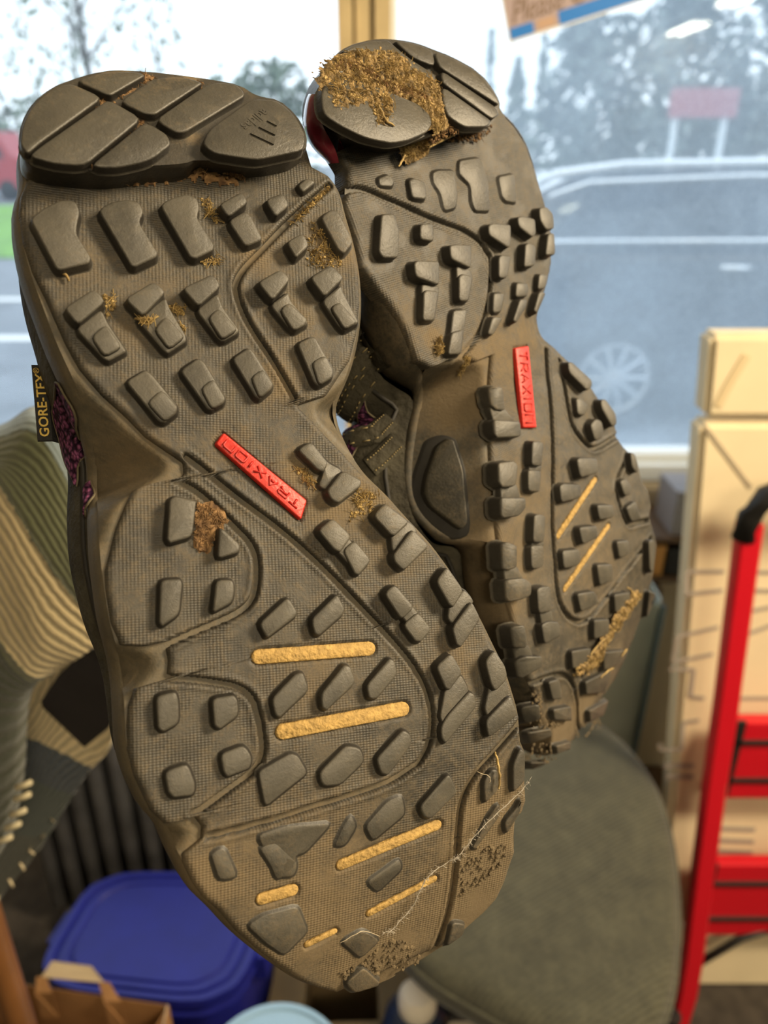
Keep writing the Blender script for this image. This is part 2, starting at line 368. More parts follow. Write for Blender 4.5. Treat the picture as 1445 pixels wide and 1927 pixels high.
SHOE['L']['lugs'] = [[360,[[-4239,8464],[-3813,8782],[-3400,8985],[-3037,8964],[-2973,8654],[-3118,8286],[-3179,8042],[-2926,7381],[-2991,7220],[-3543,7099],[-3821,7049]]],[360,[[-2507,8692],[-2144,8920],[-1666,9004],[-1373,8896],[-1329,8598],[-1513,8346],[-1167,7449],[-1230,7324],[-1826,7073],[-1937,7098]]],[360,[[-848,8830],[-508,9025],[-30,9157],[235,9024],[237,8716],[103,8454],[441,7618],[369,7467],[-153,7245],[-309,7294]]],[460,[[-3837,5982],[-3009,6476],[-2777,6119],[-3579,5509]]],[260,[[-3632,5488],[-2902,5984],[-2819,5612],[-2514,4898],[-2479,4774],[-2970,4554],[-3088,4625]]],[380,[[-3304,5200],[-2877,5530],[-2586,4862],[-3072,4643]]],[460,[[-2283,6152],[-1429,6604],[-1175,6278],[-1919,5638]]],[260,[[-2053,5642],[-1162,6214],[-1138,5917],[-832,5096],[-844,4929],[-1422,4623],[-1520,4734]]],[380,[[-1667,5281],[-1284,5649],[-886,5015],[-1383,4702]]],[460,[[-720,6360],[215,6744],[371,6370],[-380,5812]]],[260,[[-413,5788],[305,6263],[332,5871],[678,5155],[636,5050],[101,4812]]],[380,[[-158,5511],[208,5787],[622,5114],[107,4854]]],[260,[[-2644,3964],[-2080,4231],[-1946,4117],[-1411,3170],[-1466,2974],[-1840,2757],[-1986,2814]]],[340,[[-2215,3318],[-1768,3650],[-1430,3130],[-1500,2957],[-1850,2758]]],[260,[[-1177,4126],[-614,4428],[-473,4311],[-68,3269],[-139,3111],[-521,2947],[-634,3001]]],[340,[[-729,3564],[-315,3811],[-95,3208],[-158,3091],[-535,2948]]],[260,[[315,4327],[866,4606],[978,4476],[1383,3509],[1299,3347],[886,3102],[766,3199]]],[340,[[725,3720],[1133,3954],[1340,3490],[1277,3343],[866,3098]]],[440,[[1457,6437],[2227,6813],[2468,6497],[1780,5873]]],[240,[[1749,5814],[2388,6191],[2389,5938],[2796,5263],[2736,5159],[2330,4973],[2173,5092]]],[360,[[1978,5610],[2297,5841],[2746,5293],[2653,5120],[2254,4952]]],[440,[[3075,6506],[3833,6878],[4161,6458],[3388,5890]]],[240,[[3371,5846],[4089,6325],[4116,6101],[4410,5153],[4355,5083],[3883,4877],[3729,5053]]],[360,[[3556,5585],[3882,5767],[4327,5076],[3858,4882]]],[260,[[2321,4611],[2916,4815],[3046,4373],[3299,3779],[3206,3504],[2715,3289],[2593,3423]]],[340,[[2626,3992],[3091,4182],[3252,3687],[3174,3483],[2706,3283]]],[400,[[805,8815],[1561,9211],[1686,8883],[1001,8424]]],[320,[[1004,8358],[1570,8656],[1713,8493],[1899,7841],[1845,7752],[1348,7568]]],[360,[[2232,8976],[2827,9200],[2940,8790],[2490,8482],[2389,8519]]],[240,[[3395,9500],[3784,9779],[4015,9622],[3512,9269]]],[400,[[2593,7641],[3168,7920],[3285,7513],[2824,7180],[2755,7200]]],[320,[[3871,8432],[4275,8692],[4491,8614],[4779,7625],[4383,7259],[4215,7377]]],[300,[[1716,1535],[2182,1712],[2564,1021],[2371,783],[2203,852]]],[420,[[2279,198],[2917,721],[3409,331],[3341,161],[2539,-221],[2346,-78]]],[440,[[1729,-889],[2249,-614],[2688,-1238],[2226,-1627],[2073,-1511]]],[160,[[2413,1382],[2618,1042],[3021,757],[2420,221],[2142,399],[2423,802]]],[260,[[1865,-1000],[2313,-718],[3117,-2025],[2664,-2296]]],[240,[[3999,-1308],[4652,-1065],[4904,-1473],[4041,-2044],[3911,-1858]]],[240,[[5386,-3778],[5990,-3465],[6255,-3918],[5396,-4480],[5201,-4224]]],[240,[[3384,-3105],[3787,-2873],[4607,-4410],[4191,-4647]]],[160,[[4682,-6187],[5303,-5915],[5461,-6472],[4382,-7216],[4314,-6960]]],[180,[[6184,-6416],[6681,-6216],[6796,-6905],[5871,-7391],[5816,-7132]]],[320,[[2373,-1579],[2796,-1353],[3165,-2039],[2683,-2370],[2568,-2306]]],[440,[[3495,-769],[3964,-449],[4598,-1153],[4010,-1468],[3890,-1404]]],[420,[[3836,-2014],[4643,-1370],[5056,-1976],[4049,-2532],[3830,-2220]]],[440,[[5004,-3040],[5474,-2681],[5853,-3512],[5379,-3916],[5263,-3807]]],[420,[[5196,-4501],[6059,-3861],[6224,-4463],[5351,-5121],[5236,-5010]]],[420,[[3295,-3051],[3679,-2846],[4146,-3643],[3653,-3901]]],[300,[[3716,-4056],[4282,-3794],[4599,-4404],[4162,-4672],[3993,-4612]]],[360,[[4444,-5478],[5028,-5210],[5272,-5852],[4722,-6247],[4599,-6173]]],[240,[[4247,-7232],[4514,-6979],[5399,-6475],[5561,-6601],[5544,-6972],[4302,-7740],[4202,-7547]]],[400,[[6062,-5714],[6476,-5456],[6722,-6048],[6698,-6425],[6184,-6671],[6096,-6438]]],[340,[[5698,-7424],[6710,-6920],[6838,-7572],[5683,-7964]]],[400,[[-2105,668],[-1952,734],[-1429,519],[-1483,343],[-1731,-420],[-2337,-488],[-2383,-372]]],[360,[[-972,-334],[-870,-371],[-519,-864],[-584,-1074],[-1199,-1138]]],[280,[[-2741,-1394],[-2240,-1462],[-2218,-1609],[-2453,-2371],[-2934,-2576],[-2980,-2461]]],[280,[[-1333,-1685],[-878,-1761],[-912,-2100],[-1039,-2363],[-1536,-2505],[-1580,-2459]]],[260,[[-3399,-4272],[-2898,-4288],[-2875,-4511],[-2968,-5085],[-3395,-5195],[-3500,-5067]]],[280,[[-2046,-4698],[-1472,-4749],[-1399,-4905],[-1445,-5304],[-2005,-5521],[-2115,-5389]]],[200,[[-2097,-6145],[-1449,-6098],[-1310,-6446],[-1402,-6726],[-2034,-6770],[-2105,-6614]]],[180,[[-3539,-6180],[-2947,-6145],[-2854,-6687],[-2939,-6958],[-3443,-6863],[-3541,-6701]]],[300,[[-439,-3081],[518,-2537],[674,-3005],[607,-3114],[-254,-3488],[-314,-3474]]],[300,[[1024,-3291],[1866,-2797],[1950,-2823],[2063,-3230],[1961,-3377],[1158,-3779],[1042,-3710]]],[240,[[-497,-5118],[298,-4640],[509,-4653],[572,-5159],[-384,-5668],[-486,-5561]]],[280,[[863,-5356],[1706,-4746],[1868,-4828],[1940,-5308],[934,-5825],[827,-5715]]],[260,[[2231,-5468],[3108,-4905],[3229,-4999],[3255,-5392],[2453,-5906],[2236,-5848]]],[130,[[-1215,-6889],[-265,-6679],[-78,-6795],[109,-7336],[-707,-7643],[-1196,-7844]]],[180,[[398,-7417],[1313,-6912],[1719,-7115],[1753,-7500],[934,-7913],[433,-7795]]],[220,[[2086,-7528],[3069,-6969],[3267,-7154],[3251,-7449],[2371,-8080],[2160,-7972]]],[220,[[3174,-9275],[4263,-8610],[4462,-9255],[3497,-9742],[3270,-9619]]],[80,[[1496,-9303],[2264,-8827],[2739,-8809],[2744,-9382],[1654,-9794]]],[70,[[-1503,-8514],[-767,-8525],[537,-8889],[-326,-9425],[-619,-9402],[-621,-9695],[-1195,-9899]]],[60,[[523,-9566],[862,-9088],[1126,-8838],[1244,-9220],[823,-9631]]],[60,[[1337,-10932],[2404,-10613],[2464,-10958],[1619,-11368]]],[180,[[5406,-9212],[5729,-8956],[5937,-9049],[5885,-9644],[5344,-9912]]],[220,[[6461,-9039],[6792,-8611],[6942,-8796],[6818,-9657],[6345,-9900]]],[140,[[5441,-10405],[5860,-10066],[5867,-10467],[4897,-11242],[4809,-11151]]],[180,[[5965,-10722],[6482,-10411],[6653,-10181],[6601,-10567],[6032,-11154]]],[180,[[3999,-13369],[4477,-13634],[4415,-13999],[3800,-14180],[3909,-13762]]],[200,[[400,-13810],[998,-13547],[1497,-14330],[1452,-14456],[678,-14318]]],[80,[[-2150,-10818],[-1689,-10710],[-747,-10839],[-545,-11688],[-1274,-12099],[-1712,-11535]]],[80,[[-2781,-8568],[-2425,-8518],[-2308,-8977],[-2221,-9413],[-2676,-9321]]],[90,[[402,-12437],[1052,-12342],[1582,-12928],[952,-13241]]],[70,[[-1529,-8859],[-1080,-8856],[-576,-9619],[-709,-9950],[-1150,-9824]]]]
SHOE['L']['pods'] = []
SHOE['L']['blocks'] = [[300,[[-4179,10037],[-4034,10647],[-3664,11291],[-3138,11841],[-2638,12078],[-1889,11611],[-3742,10065],[-4062,9763]]],[300,[[-4030,9706],[-3747,9962],[-1805,11528],[-1580,11420],[-1000,10954],[-2732,9472],[-3469,9516]]],[300,[[-2623,9445],[-921,10873],[-428,10463],[-388,10156],[-915,9750],[-1213,9606],[-1975,9412]]],[300,[[-2507,12163],[-1709,12538],[-864,12656],[-552,12543],[-1656,11716],[-1797,11742]]],[300,[[-1498,11495],[-349,12441],[399,12567],[813,12460],[994,12354],[-625,11110],[-909,11129]]],[300,[[-664,10919],[883,12146],[1405,12439],[2005,12396],[2187,11985],[84,10566],[-175,10539]]],[360,[[452,10143],[748,10635],[2295,11806],[3077,11799],[3459,11227],[3592,10594],[3419,10049],[1924,9697],[724,9877]]]]
SHOE['L']['panels'] = {"mesh_a":[[[17.5,-0.334],[17.5,0.135],[19.0,0.236],[20.0,0.258],[22.5,0.258],[25.0,0.18],[27.0,0.112]],[[18.0,-0.436],[19.5,-0.488],[21.0,-0.616],[22.0,-0.59],[22.5,-0.36],[24.5,0.079],[27.5,0.09]]],"mesh_b":[[[27.5,-0.693],[28.5,0.034],[30.5,-0.565],[31.5,0.011]],[[27.5,-0.744],[28.5,-0.846],[29.5,-0.898],[31.5,0.011]]]}
SHOE['L']['bands'] = []
SHOE['L']['tag'] = [[-4756,5923],[-4313,5882],[-4562,3534],[-4944,3585]]
SHOE['L']['dirt'] = [["brown",919,175,[[-3735,10144],[-3781,10234],[-1602,11970],[-1567,11806]]],["brown",919,172,[[-2626,9659],[-915,11131],[-877,11081],[-2581,9623]]],["brown",919,180,[[-1637,11968],[-511,12860],[-253,12727],[-1505,11774]]],["brown",919,180,[[-749,11262],[962,12571],[1180,12537],[-595,11164]]],["brown",150,220,[[-998,10168],[497,10367],[706,9947],[1648,9707],[1279,9787],[-21,10020],[-1078,9761],[-2068,9633]]],["brown",120,150,[[1153,10228],[1794,9981],[1815,9727],[1250,9973]]],["straw",40,150,[[3640,8353],[3930,8273],[4355,7202],[4296,6939],[3228,6981],[3224,7316]]],["straw",20,110,[[2924,8337],[4521,9635],[4541,9554],[2990,8299]]],["brown",50,420,[[-1342,486],[-904,298],[-625,-130],[-1092,-573],[-1343,-897],[-1640,-766],[-1588,-257]]],["straw",280,60,[[-2053,5655],[-1553,5622],[-1696,5486],[-1854,5476]]],["straw",30,50,[[-1123,6051],[-599,6020],[-729,5771],[-1051,5791]]],["straw",30,20,[[-947,5486],[-754,5430],[-798,5305],[-927,5379]]],["straw",30,40,[[-2734,6438],[-2432,6421],[-2476,6174],[-2776,5780]]],["straw",30,110,[[3344,140],[4020,-62],[3597,-725],[2867,-777]]],["straw",20,60,[[1571,1090],[1914,995],[2237,409],[1882,466]]],["straw",20,60,[[414,9211],[628,9211],[898,8396],[460,8581]]],["straw",20,40,[[58,7396],[634,7509],[573,7201],[66,7220]]],["mud",60,80,[[1721,-12986],[2327,-13174],[2996,-14067],[2910,-14425],[2360,-14398],[1649,-13891],[1056,-13502]]],["mud",80,80,[[4538,-11067],[6240,-11554],[5890,-12178],[4909,-12550],[4333,-12773],[4301,-11851]]],["mud",80,60,[[295,-13443],[1135,-13438],[1684,-13899],[1550,-14074],[361,-13804]]]]
SHOE['L']['dust_shade'] = [[-3375,11031,207,130],[-2896,11445,207,130],[-2399,11884,207,130],[-1891,12311,207,130],[-1464,12632,207,130],[-998,13085,207,130],[-533,13474,207,130],[-187,13628,207,130],[-2231,10494,177,100],[-1721,10947,177,100],[-1105,11488,177,100],[-295,12123,222,130],[259,12516,222,130],[825,12889,222,130],[1381,13284,222,130],[313,11396,237,90],[1396,11948,237,90],[2445,12778,237,90],[301,10646,296,70],[4420,7533,667,70],[4007,8057,518,60],[1528,7454,593,30],[-1293,6310,889,25],[-2165,5453,593,30],[1546,3593,741,50],[2581,5436,889,30],[-175,1947,593,40],[1707,1059,593,60],[3577,-298,667,80],[2367,-338,889,50],[4033,-1939,889,40],[940,-5143,1186,35],[5352,-5480,889,40],[605,-10340,2224,40],[5074,-11361,1631,90],[4637,-13015,1186,90],[1687,-13570,1631,90],[1145,-14469,889,100],[5972,-9941,1037,60],[-820,-11702,1631,45],[-2727,1988,889,50],[2011,7439,741,30],[-3207,7309,741,25],[-2088,-9027,1631,30],[-3105,-9228,889,50]]
SHOE['L']['lines'] = [["straw",300,[[5825,-8420],[5874,-8681],[5869,-9007],[5883,-9232],[5789,-9562]]],["cobweb",320,[[6863,-9681],[6473,-9922],[5796,-10203],[5298,-10426],[4739,-10734],[4410,-10982],[4058,-11190]]],["cobweb",160,[[4133,-11220],[3672,-11301],[3168,-11447],[2871,-11889],[2627,-12270],[2176,-12519],[1949,-12731],[1694,-12661]]],["straw",100,[[-3803,7092],[-3671,7079],[-3580,6973],[-3562,6862]]],["hair",240,[[5165,-8825],[5316,-8954],[5520,-9045],[5591,-9205],[5545,-9301]]],["hair",160,[[1561,-12735],[1082,-12299],[749,-12324],[334,-12396]]]]
SHOE['R'] = {}
SHOE['R']['spring'] = [3.6,-0.06,0]
SHOE['R']['left'] = [[-4890,10950],[-5380,10368],[-5827,9970],[-6030,9039],[-6377,8078],[-6175,7401],[-5931,6634],[-5782,5944],[-5787,5348],[-5850,4515],[-5388,4018],[-3749,3814],[-3183,3229],[-2163,3040],[-2556,2533],[-3364,1405],[-3874,623],[-4489,-210],[-4959,-1043],[-5563,-1955],[-5977,-2783],[-6399,-3706],[-6754,-4604],[-7041,-5701],[-7250,-6398],[-7360,-7420],[-7430,-8034],[-7292,-8961],[-7440,-9200],[-7393,-9793],[-7272,-10241],[-7298,-10796],[-7121,-11140],[-6868,-11145],[-6710,-12003],[-6758,-12422],[-6308,-13460],[-6063,-13862],[-5550,-14192],[-4839,-14514],[-4306,-14937],[-3648,-14978],[-3083,-15165],[-2601,-15197],[-1750,-15180],[-1675,-15376]]
SHOE['R']['right'] = [[4051,10296],[4310,9839],[4524,9011],[4483,8104],[4329,7021],[4272,6354],[3933,5463],[3429,4809],[2760,4203],[1896,3643],[991,3166],[941,2583],[1018,2142],[1473,1777],[2049,745],[2649,-46],[2855,-658],[2990,-1394],[3296,-1863],[3477,-2533],[3313,-3158],[3159,-3366],[3434,-4109],[3800,-4673],[3918,-5311],[3757,-5883],[3979,-6581],[3851,-7356],[3417,-7653],[3619,-8656],[3712,-9341],[3232,-10465],[2675,-11351],[2160,-12035],[1508,-12898],[988,-13605],[427,-14193],[-255,-14747]]
SHOE['R']['lean'] = 1.0
SHOE['R']['slab'] = [[-5698,12499],[-5137,13180],[-4309,13726],[-3523,14066],[-2657,14264],[-1550,14255],[-739,14085],[-52,13846],[456,13571],[849,13249],[1386,12877],[2254,12007],[2408,11043],[2250,10625],[1442,10275],[1014,10168],[-193,10468],[-769,10706],[-1191,10714],[-1775,10718],[-2656,10732],[-3871,10929],[-4765,11392],[-5380,11924]]
SHOE['R']['slab_h'] = 0.0115
SHOE['R']['mid'] = [[-4890,10950],[-5339,10354],[-5766,9950],[-6030,9039],[-6356,8070],[-6153,7392],[-5909,6625],[-5760,5935],[-5764,5338],[-5828,4504],[-5238,3880],[-4432,3053],[-4592,2529],[-5112,1924],[-5755,1157],[-6328,435],[-6671,-84],[-6946,-694],[-6972,-1378],[-6930,-2007],[-5977,-2783],[-6399,-3706],[-6754,-4604],[-7041,-5701],[-7250,-6398],[-7360,-7420],[-7430,-8034],[-7292,-8961],[-7440,-9200],[-7393,-9793],[-7272,-10241],[-7298,-10796],[-7121,-11140],[-6868,-11145],[-6710,-12003],[-6758,-12422],[-6308,-13460],[-6063,-13862],[-5550,-14192],[-4839,-14514],[-4306,-14937],[-3648,-14978],[-3083,-15165],[-2601,-15197],[-1750,-15180],[-1675,-15376],[0,-14747],[467,-14193],[1028,-13605],[1548,-12898],[2200,-12035],[2715,-11351],[3272,-10465],[3752,-9341],[3659,-8656],[3457,-7653],[3891,-7356],[4019,-6581],[3797,-5883],[3958,-5311],[3840,-4673],[3474,-4109],[3199,-3366],[3353,-3158],[3517,-2533],[3336,-1863],[3030,-1394],[2895,-658],[2689,-46],[2321,745],[2328,1777],[2409,2142],[2507,2583],[2687,3166],[2937,3643],[3230,4203],[3548,4809],[3973,5463],[4312,6354],[4369,7021],[4523,8104],[4564,9011],[4350,9839],[4091,10296],[2944,12007],[2076,12877],[1539,13249],[1146,13571],[638,13846],[-49,14085],[-860,14255],[-1967,14264],[-2833,14066],[-3619,13726],[-4447,13180],[-5008,12499],[-4690,11924],[-4075,11392]]
SHOE['R']['grooves'] = [[[-5409,10322],[-5058,10264],[-4643,10074],[-3981,9522],[-3299,9018],[-2718,8541],[-1750,7864],[-907,7334],[-440,6799],[-335,6259],[-226,6163],[-606,5553],[-1066,5035],[-1595,4552],[-2292,4093],[-3190,3738],[-3864,3702]],[[1017,1764],[547,959],[122,170],[-658,-936],[-1470,-2004],[-2259,-3067],[-2156,-2847],[-2812,-3751],[-3388,-4702],[-3830,-5520],[-4212,-6154],[-4380,-6857],[-4240,-7527],[-3852,-8142],[-3393,-8551],[-2749,-8783],[-2085,-8796],[-792,-8812],[135,-8728],[1515,-8784],[3018,-8673]],[[1694,1194],[1367,477],[1050,-253],[731,-848],[515,-1540],[762,-2266],[1072,-2853],[1578,-3092],[2345,-3241],[3225,-3395]],[[3506,-4277],[3003,-4575],[2061,-4849],[1613,-5210],[1682,-5190],[1489,-5695],[1439,-6389],[1495,-6865],[1786,-7153],[2332,-7358],[3174,-7801]],[[-8033,-8144],[-6948,-8588],[-5550,-9468],[-5011,-10187],[-4758,-10918],[-4517,-12202],[-4332,-13817],[-2250,-17681]],[[-4774,1083],[-5147,1002],[-6037,216],[-6461,-244],[-6625,-734],[-6520,-1909],[-6234,-1764],[-5169,-18],[-4716,936]]]
SHOE['R']['bars'] = [[[610,-4089],[-2902,-4601],117],[[275,-6199],[-3758,-6582],106]]
SHOE['R']['label'] = [[-67,2417],[-885,2694],[-2213,-32],[-1540,-401]]
SHOE['R']['lugs'] = [[120,[[-4051,10234],[-3553,10221],[-3389,9999],[-3622,9815],[-4149,10010]]],[180,[[-2837,9775],[-2565,9777],[-2138,9501],[-2444,8963],[-3080,9223]]],[90,[[-1486,9659],[-1158,9649],[-358,9410],[-691,8678],[-1081,8266],[-1714,8354],[-1544,8943],[-1686,9338]]],[110,[[94,9631],[1280,9411],[1171,8523],[617,7585],[-169,7842],[-148,8200],[132,8716],[-211,9239]]],[100,[[1861,8506],[2864,8335],[2338,7349],[1759,7597],[1637,7825]]],[420,[[-193,7193],[120,7179],[1071,6795],[620,6160],[412,6108],[-360,6881]]],[420,[[1605,6900],[1925,6858],[2623,6496],[2334,6008],[2047,5945],[1479,6560]]],[420,[[3135,6784],[3620,6679],[3867,6281],[3581,5776],[3054,5890],[2902,6338]]],[400,[[3108,5746],[3515,5638],[3082,4882],[2448,5081]]],[400,[[1479,5859],[1724,5870],[2064,5585],[1572,4975],[893,5165]]],[360,[[-241,5999],[-17,6031],[479,5791],[-251,5194],[-689,5364]]],[340,[[-4907,9204],[-4348,9046],[-4466,8507],[-5026,7761],[-5665,7997],[-5709,8233]]],[360,[[-3432,8371],[-2820,8192],[-3154,7645],[-3734,7937]]],[420,[[-2572,7271],[-2330,7238],[-1471,6904],[-2001,6217],[-2772,6861]]],[240,[[-2451,6552],[-1838,6181],[-1845,5904],[-2593,5235],[-3087,5449]]],[340,[[-2652,6187],[-2413,6205],[-1979,5927],[-2711,5279],[-3150,5476]]],[420,[[-4535,7361],[-4349,7395],[-3369,7003],[-3854,6309],[-4727,6968]]],[240,[[-4424,6639],[-3705,6275],[-3775,6113],[-4575,5332],[-5125,5569]]],[340,[[-4605,6365],[-4417,6396],[-3910,6139],[-4691,5384],[-5181,5594]]],[220,[[-3489,5288],[-2788,5051],[-3305,4537],[-3977,3821],[-4694,4095],[-4005,4731]]],[300,[[-4086,4692],[-3473,4535],[-4064,3872],[-4689,4119]]],[380,[[15,4260],[421,4065],[168,3840],[-689,3574],[-834,3725]]],[380,[[1288,4049],[1670,3836],[686,3355],[583,3549]]],[260,[[1842,4595],[2333,4346],[1924,3953],[1397,4099]]],[320,[[-1756,4306],[-1239,4029],[-2138,3717],[-2377,3880]]],[200,[[-1079,4985],[-486,4747],[-1049,4214],[-1551,4366]]],[240,[[340,4822],[1000,4533],[671,4122],[-20,4371]]],[240,[[-3560,1561],[-2845,1178],[-2629,449],[-3703,934]]],[260,[[-4863,-997],[-4092,-1465],[-4289,-2026],[-5219,-1493]]],[200,[[-2880,-1205],[-2261,-1565],[-2556,-1891],[-3202,-1507]]],[280,[[-6562,-3495],[-5914,-3908],[-5910,-4563],[-6790,-4015]]],[200,[[-4514,-3652],[-3936,-4038],[-4152,-4338],[-4773,-3915]]],[240,[[-5768,-6051],[-5175,-6502],[-5372,-7048],[-6017,-6682]]],[280,[[-7653,-6305],[-7073,-6706],[-7074,-7399],[-7817,-6996]]],[360,[[-3216,2197],[-2630,1875],[-2982,1067],[-3426,1345],[-3551,1584]]],[440,[[-3845,1130],[-2578,391],[-2911,-97],[-4087,512],[-4106,691]]],[400,[[-2438,-551],[-1908,-898],[-2595,-1590],[-3070,-1262]]],[320,[[-3280,-1325],[-2639,-1754],[-3228,-2367],[-3758,-1991]]],[500,[[-4713,-211],[-3944,-568],[-3844,-817],[-4445,-1367],[-5078,-1028],[-5117,-811]]],[500,[[-5403,-1271],[-4237,-2001],[-4472,-2315],[-4959,-2344],[-5805,-1892]]],[400,[[-4121,-2876],[-3887,-2940],[-3540,-3249],[-4237,-4017],[-4750,-3649]]],[320,[[-4857,-3728],[-4216,-4162],[-4664,-4786],[-5022,-4689],[-5313,-4461]]],[500,[[-6289,-2674],[-6069,-2762],[-5701,-3158],[-6169,-3811],[-6664,-3590],[-6707,-3477]]],[500,[[-6869,-3870],[-6083,-4344],[-5828,-4746],[-6096,-5120],[-6532,-4972],[-7202,-4614]]],[400,[[-5600,-5224],[-5306,-5306],[-4882,-5615],[-5382,-6425],[-6031,-6021]]],[360,[[-6121,-6498],[-5696,-6669],[-5160,-7110],[-5330,-7685],[-6337,-7249]]],[500,[[-7497,-5524],[-7037,-5772],[-7365,-6536],[-7768,-6334]]],[440,[[-7888,-6835],[-7586,-6819],[-6751,-7507],[-6989,-7824],[-7935,-7623],[-8004,-7483]]],[400,[[-534,-2525],[-297,-2528],[715,-3156],[448,-3690],[-728,-3219]]],[320,[[-2022,-2834],[-1744,-2870],[-788,-3492],[-1109,-3933],[-2296,-3418]]],[400,[[1563,911],[1822,788],[2493,-386],[2298,-604],[1923,-594],[1370,526]]],[260,[[1215,-564],[1494,-708],[1736,-1195],[1245,-1388],[875,-1146]]],[400,[[2470,-1328],[2782,-1421],[3071,-2287],[2857,-2685],[2491,-2627],[2294,-1647]]],[360,[[1204,-1832],[1733,-1800],[2018,-2089],[1842,-2544],[1428,-2637],[1105,-2504]]],[320,[[3160,-4265],[3426,-4416],[3353,-5107],[3094,-5249],[2890,-4884]]],[260,[[1791,-4903],[2247,-5032],[2434,-5535],[2144,-5800],[1736,-5597]]],[220,[[1574,-6098],[2378,-6263],[2379,-7149],[1616,-6854]]],[340,[[-348,-4752],[636,-5371],[417,-5845],[-546,-5363]]],[340,[[-1929,-4829],[-852,-5442],[-1094,-5886],[-2118,-5521]]],[280,[[-3331,-5012],[-2369,-5578],[-2531,-6017],[-2870,-6055],[-3642,-5648]]],[240,[[116,-6885],[977,-7414],[702,-7968],[-47,-7648]]],[260,[[-1683,-6843],[-701,-7484],[-953,-8185],[-1927,-7720]]],[260,[[-3468,-7013],[-2395,-7665],[-2244,-8410],[-3595,-7815]]],[260,[[-1078,-8840],[192,-9634],[167,-10352],[-1232,-9692]]],[280,[[-2921,-8775],[-1818,-9592],[-1967,-10359],[-3175,-9578]]],[320,[[2350,-8386],[2816,-8596],[2742,-9374],[2311,-10127],[2068,-9741]]],[280,[[2048,-10963],[2587,-11478],[10375,-18512],[1898,-12370]]],[280,[[-4862,-8844],[-3516,-9792],[-3744,-10456],[-5031,-9640]]],[280,[[-2591,-10820],[-205,-12734],[-360,-13444],[-2502,-11939]]],[300,[[-4242,-11082],[-1723,-12568],[-2114,-13692],[-4168,-11869]]],[260,[[-3652,-13423],[-995,-15380],[-623,-16902],[-3156,-14688]]],[300,[[-6731,-8844],[-6066,-9260],[-6088,-10319],[-6709,-9800]]],[300,[[-8110,-9010],[-7582,-9224],[-7654,-9997],[-8111,-9895]]],[300,[[-6784,-10275],[-5497,-11322],[-5416,-12267],[-6799,-10820]]],[300,[[-8072,-10436],[-7094,-11035],[-7058,-11526],[-7788,-11397]]],[280,[[-6727,-12489],[-5271,-13783],[-5211,-14384],[-6580,-13148]]],[280,[[-7634,-12782],[-6941,-13440],[-3555,-18290],[-7354,-13578]]]]
SHOE['R']['pods'] = [["band",60,[[-4867,1273],[-5268,1342],[-5885,770],[-6499,190],[-6723,-109],[-6972,-690],[-7002,-1372],[-6926,-2047],[-6546,-2140],[-6260,-1797],[-5173,-21],[-4686,982]]],["arch",220,[[-4880,1105],[-4811,976],[-5259,26],[-6326,-1707],[-6596,-1838],[-6701,-693],[-6540,-203],[-6120,256],[-5240,1042]]]]
SHOE['R']['blocks'] = [[300,[[-5967,12424],[-5488,13007],[-4872,13317],[-4043,13262],[-3236,12670],[-2613,12183],[-2013,11691],[-1830,11302],[-1928,10991],[-2376,10803],[-3403,10797],[-4192,10924],[-5071,11379],[-5637,11930]]],[260,[[-4842,13440],[-4068,13846],[-3497,13860],[-2484,13733],[-1917,13018],[-1433,12446],[-714,12040],[-1016,11621],[-1495,11531],[-1897,11842],[-2568,12408],[-3373,13055],[-3857,13401]]],[260,[[-3447,14031],[-2826,14140],[-1890,14121],[-1127,13987],[-1077,13625],[-873,13104],[-335,12396],[-588,12120],[-1291,12578],[-1791,13273],[-2322,13810]]],[260,[[-915,13900],[-448,13753],[48,13477],[383,13187],[-29,12636],[-694,13119]]],[300,[[-435,11948],[948,10292],[569,10181],[-572,10473],[-1069,11012],[-837,11555]]],[300,[[27,12445],[1530,10668],[1517,10395],[1025,10326],[-319,12059]]],[300,[[386,13120],[854,12812],[1763,11941],[1926,10960],[1774,10662],[42,12591]]]]
SHOE['R']['panels'] = {"mesh_a":[[[22.5,0.112],[24.0,0.225],[32.0,0.315],[34.0,0.247],[35.5,0.202]],[[22.5,0.112],[24.5,0.157],[31.5,0.135],[34.0,0.146],[36.0,0.191]]]}
SHOE['R']['bands'] = [[[17.5,-0.257],[19.0,0.079],[21.5,0.303],8],[[19.5,-0.385],[20.5,0.056],[24.0,0.326],8],[[30.0,0.067],[34.0,0.112],[34.0,0.764],8],[[34.0,0.022],[36.0,0.067],[37.0,0.112],8]]
SHOE['R']['heel_cup'] = [[[-3300,13498,-1600],[-3649,13360,-1600],[-4235,12920,-1600],[-4507,12553,-1600],[-4556,12028,-1600],[-4280,11630,-1600],[-3863,11311,-1600]],[[-5013,13125,100],[-5125,13040,100],[-5390,12611,100],[-5453,12222,100],[-5389,11819,100],[-5370,11423,100],[-5469,11126,100]]]
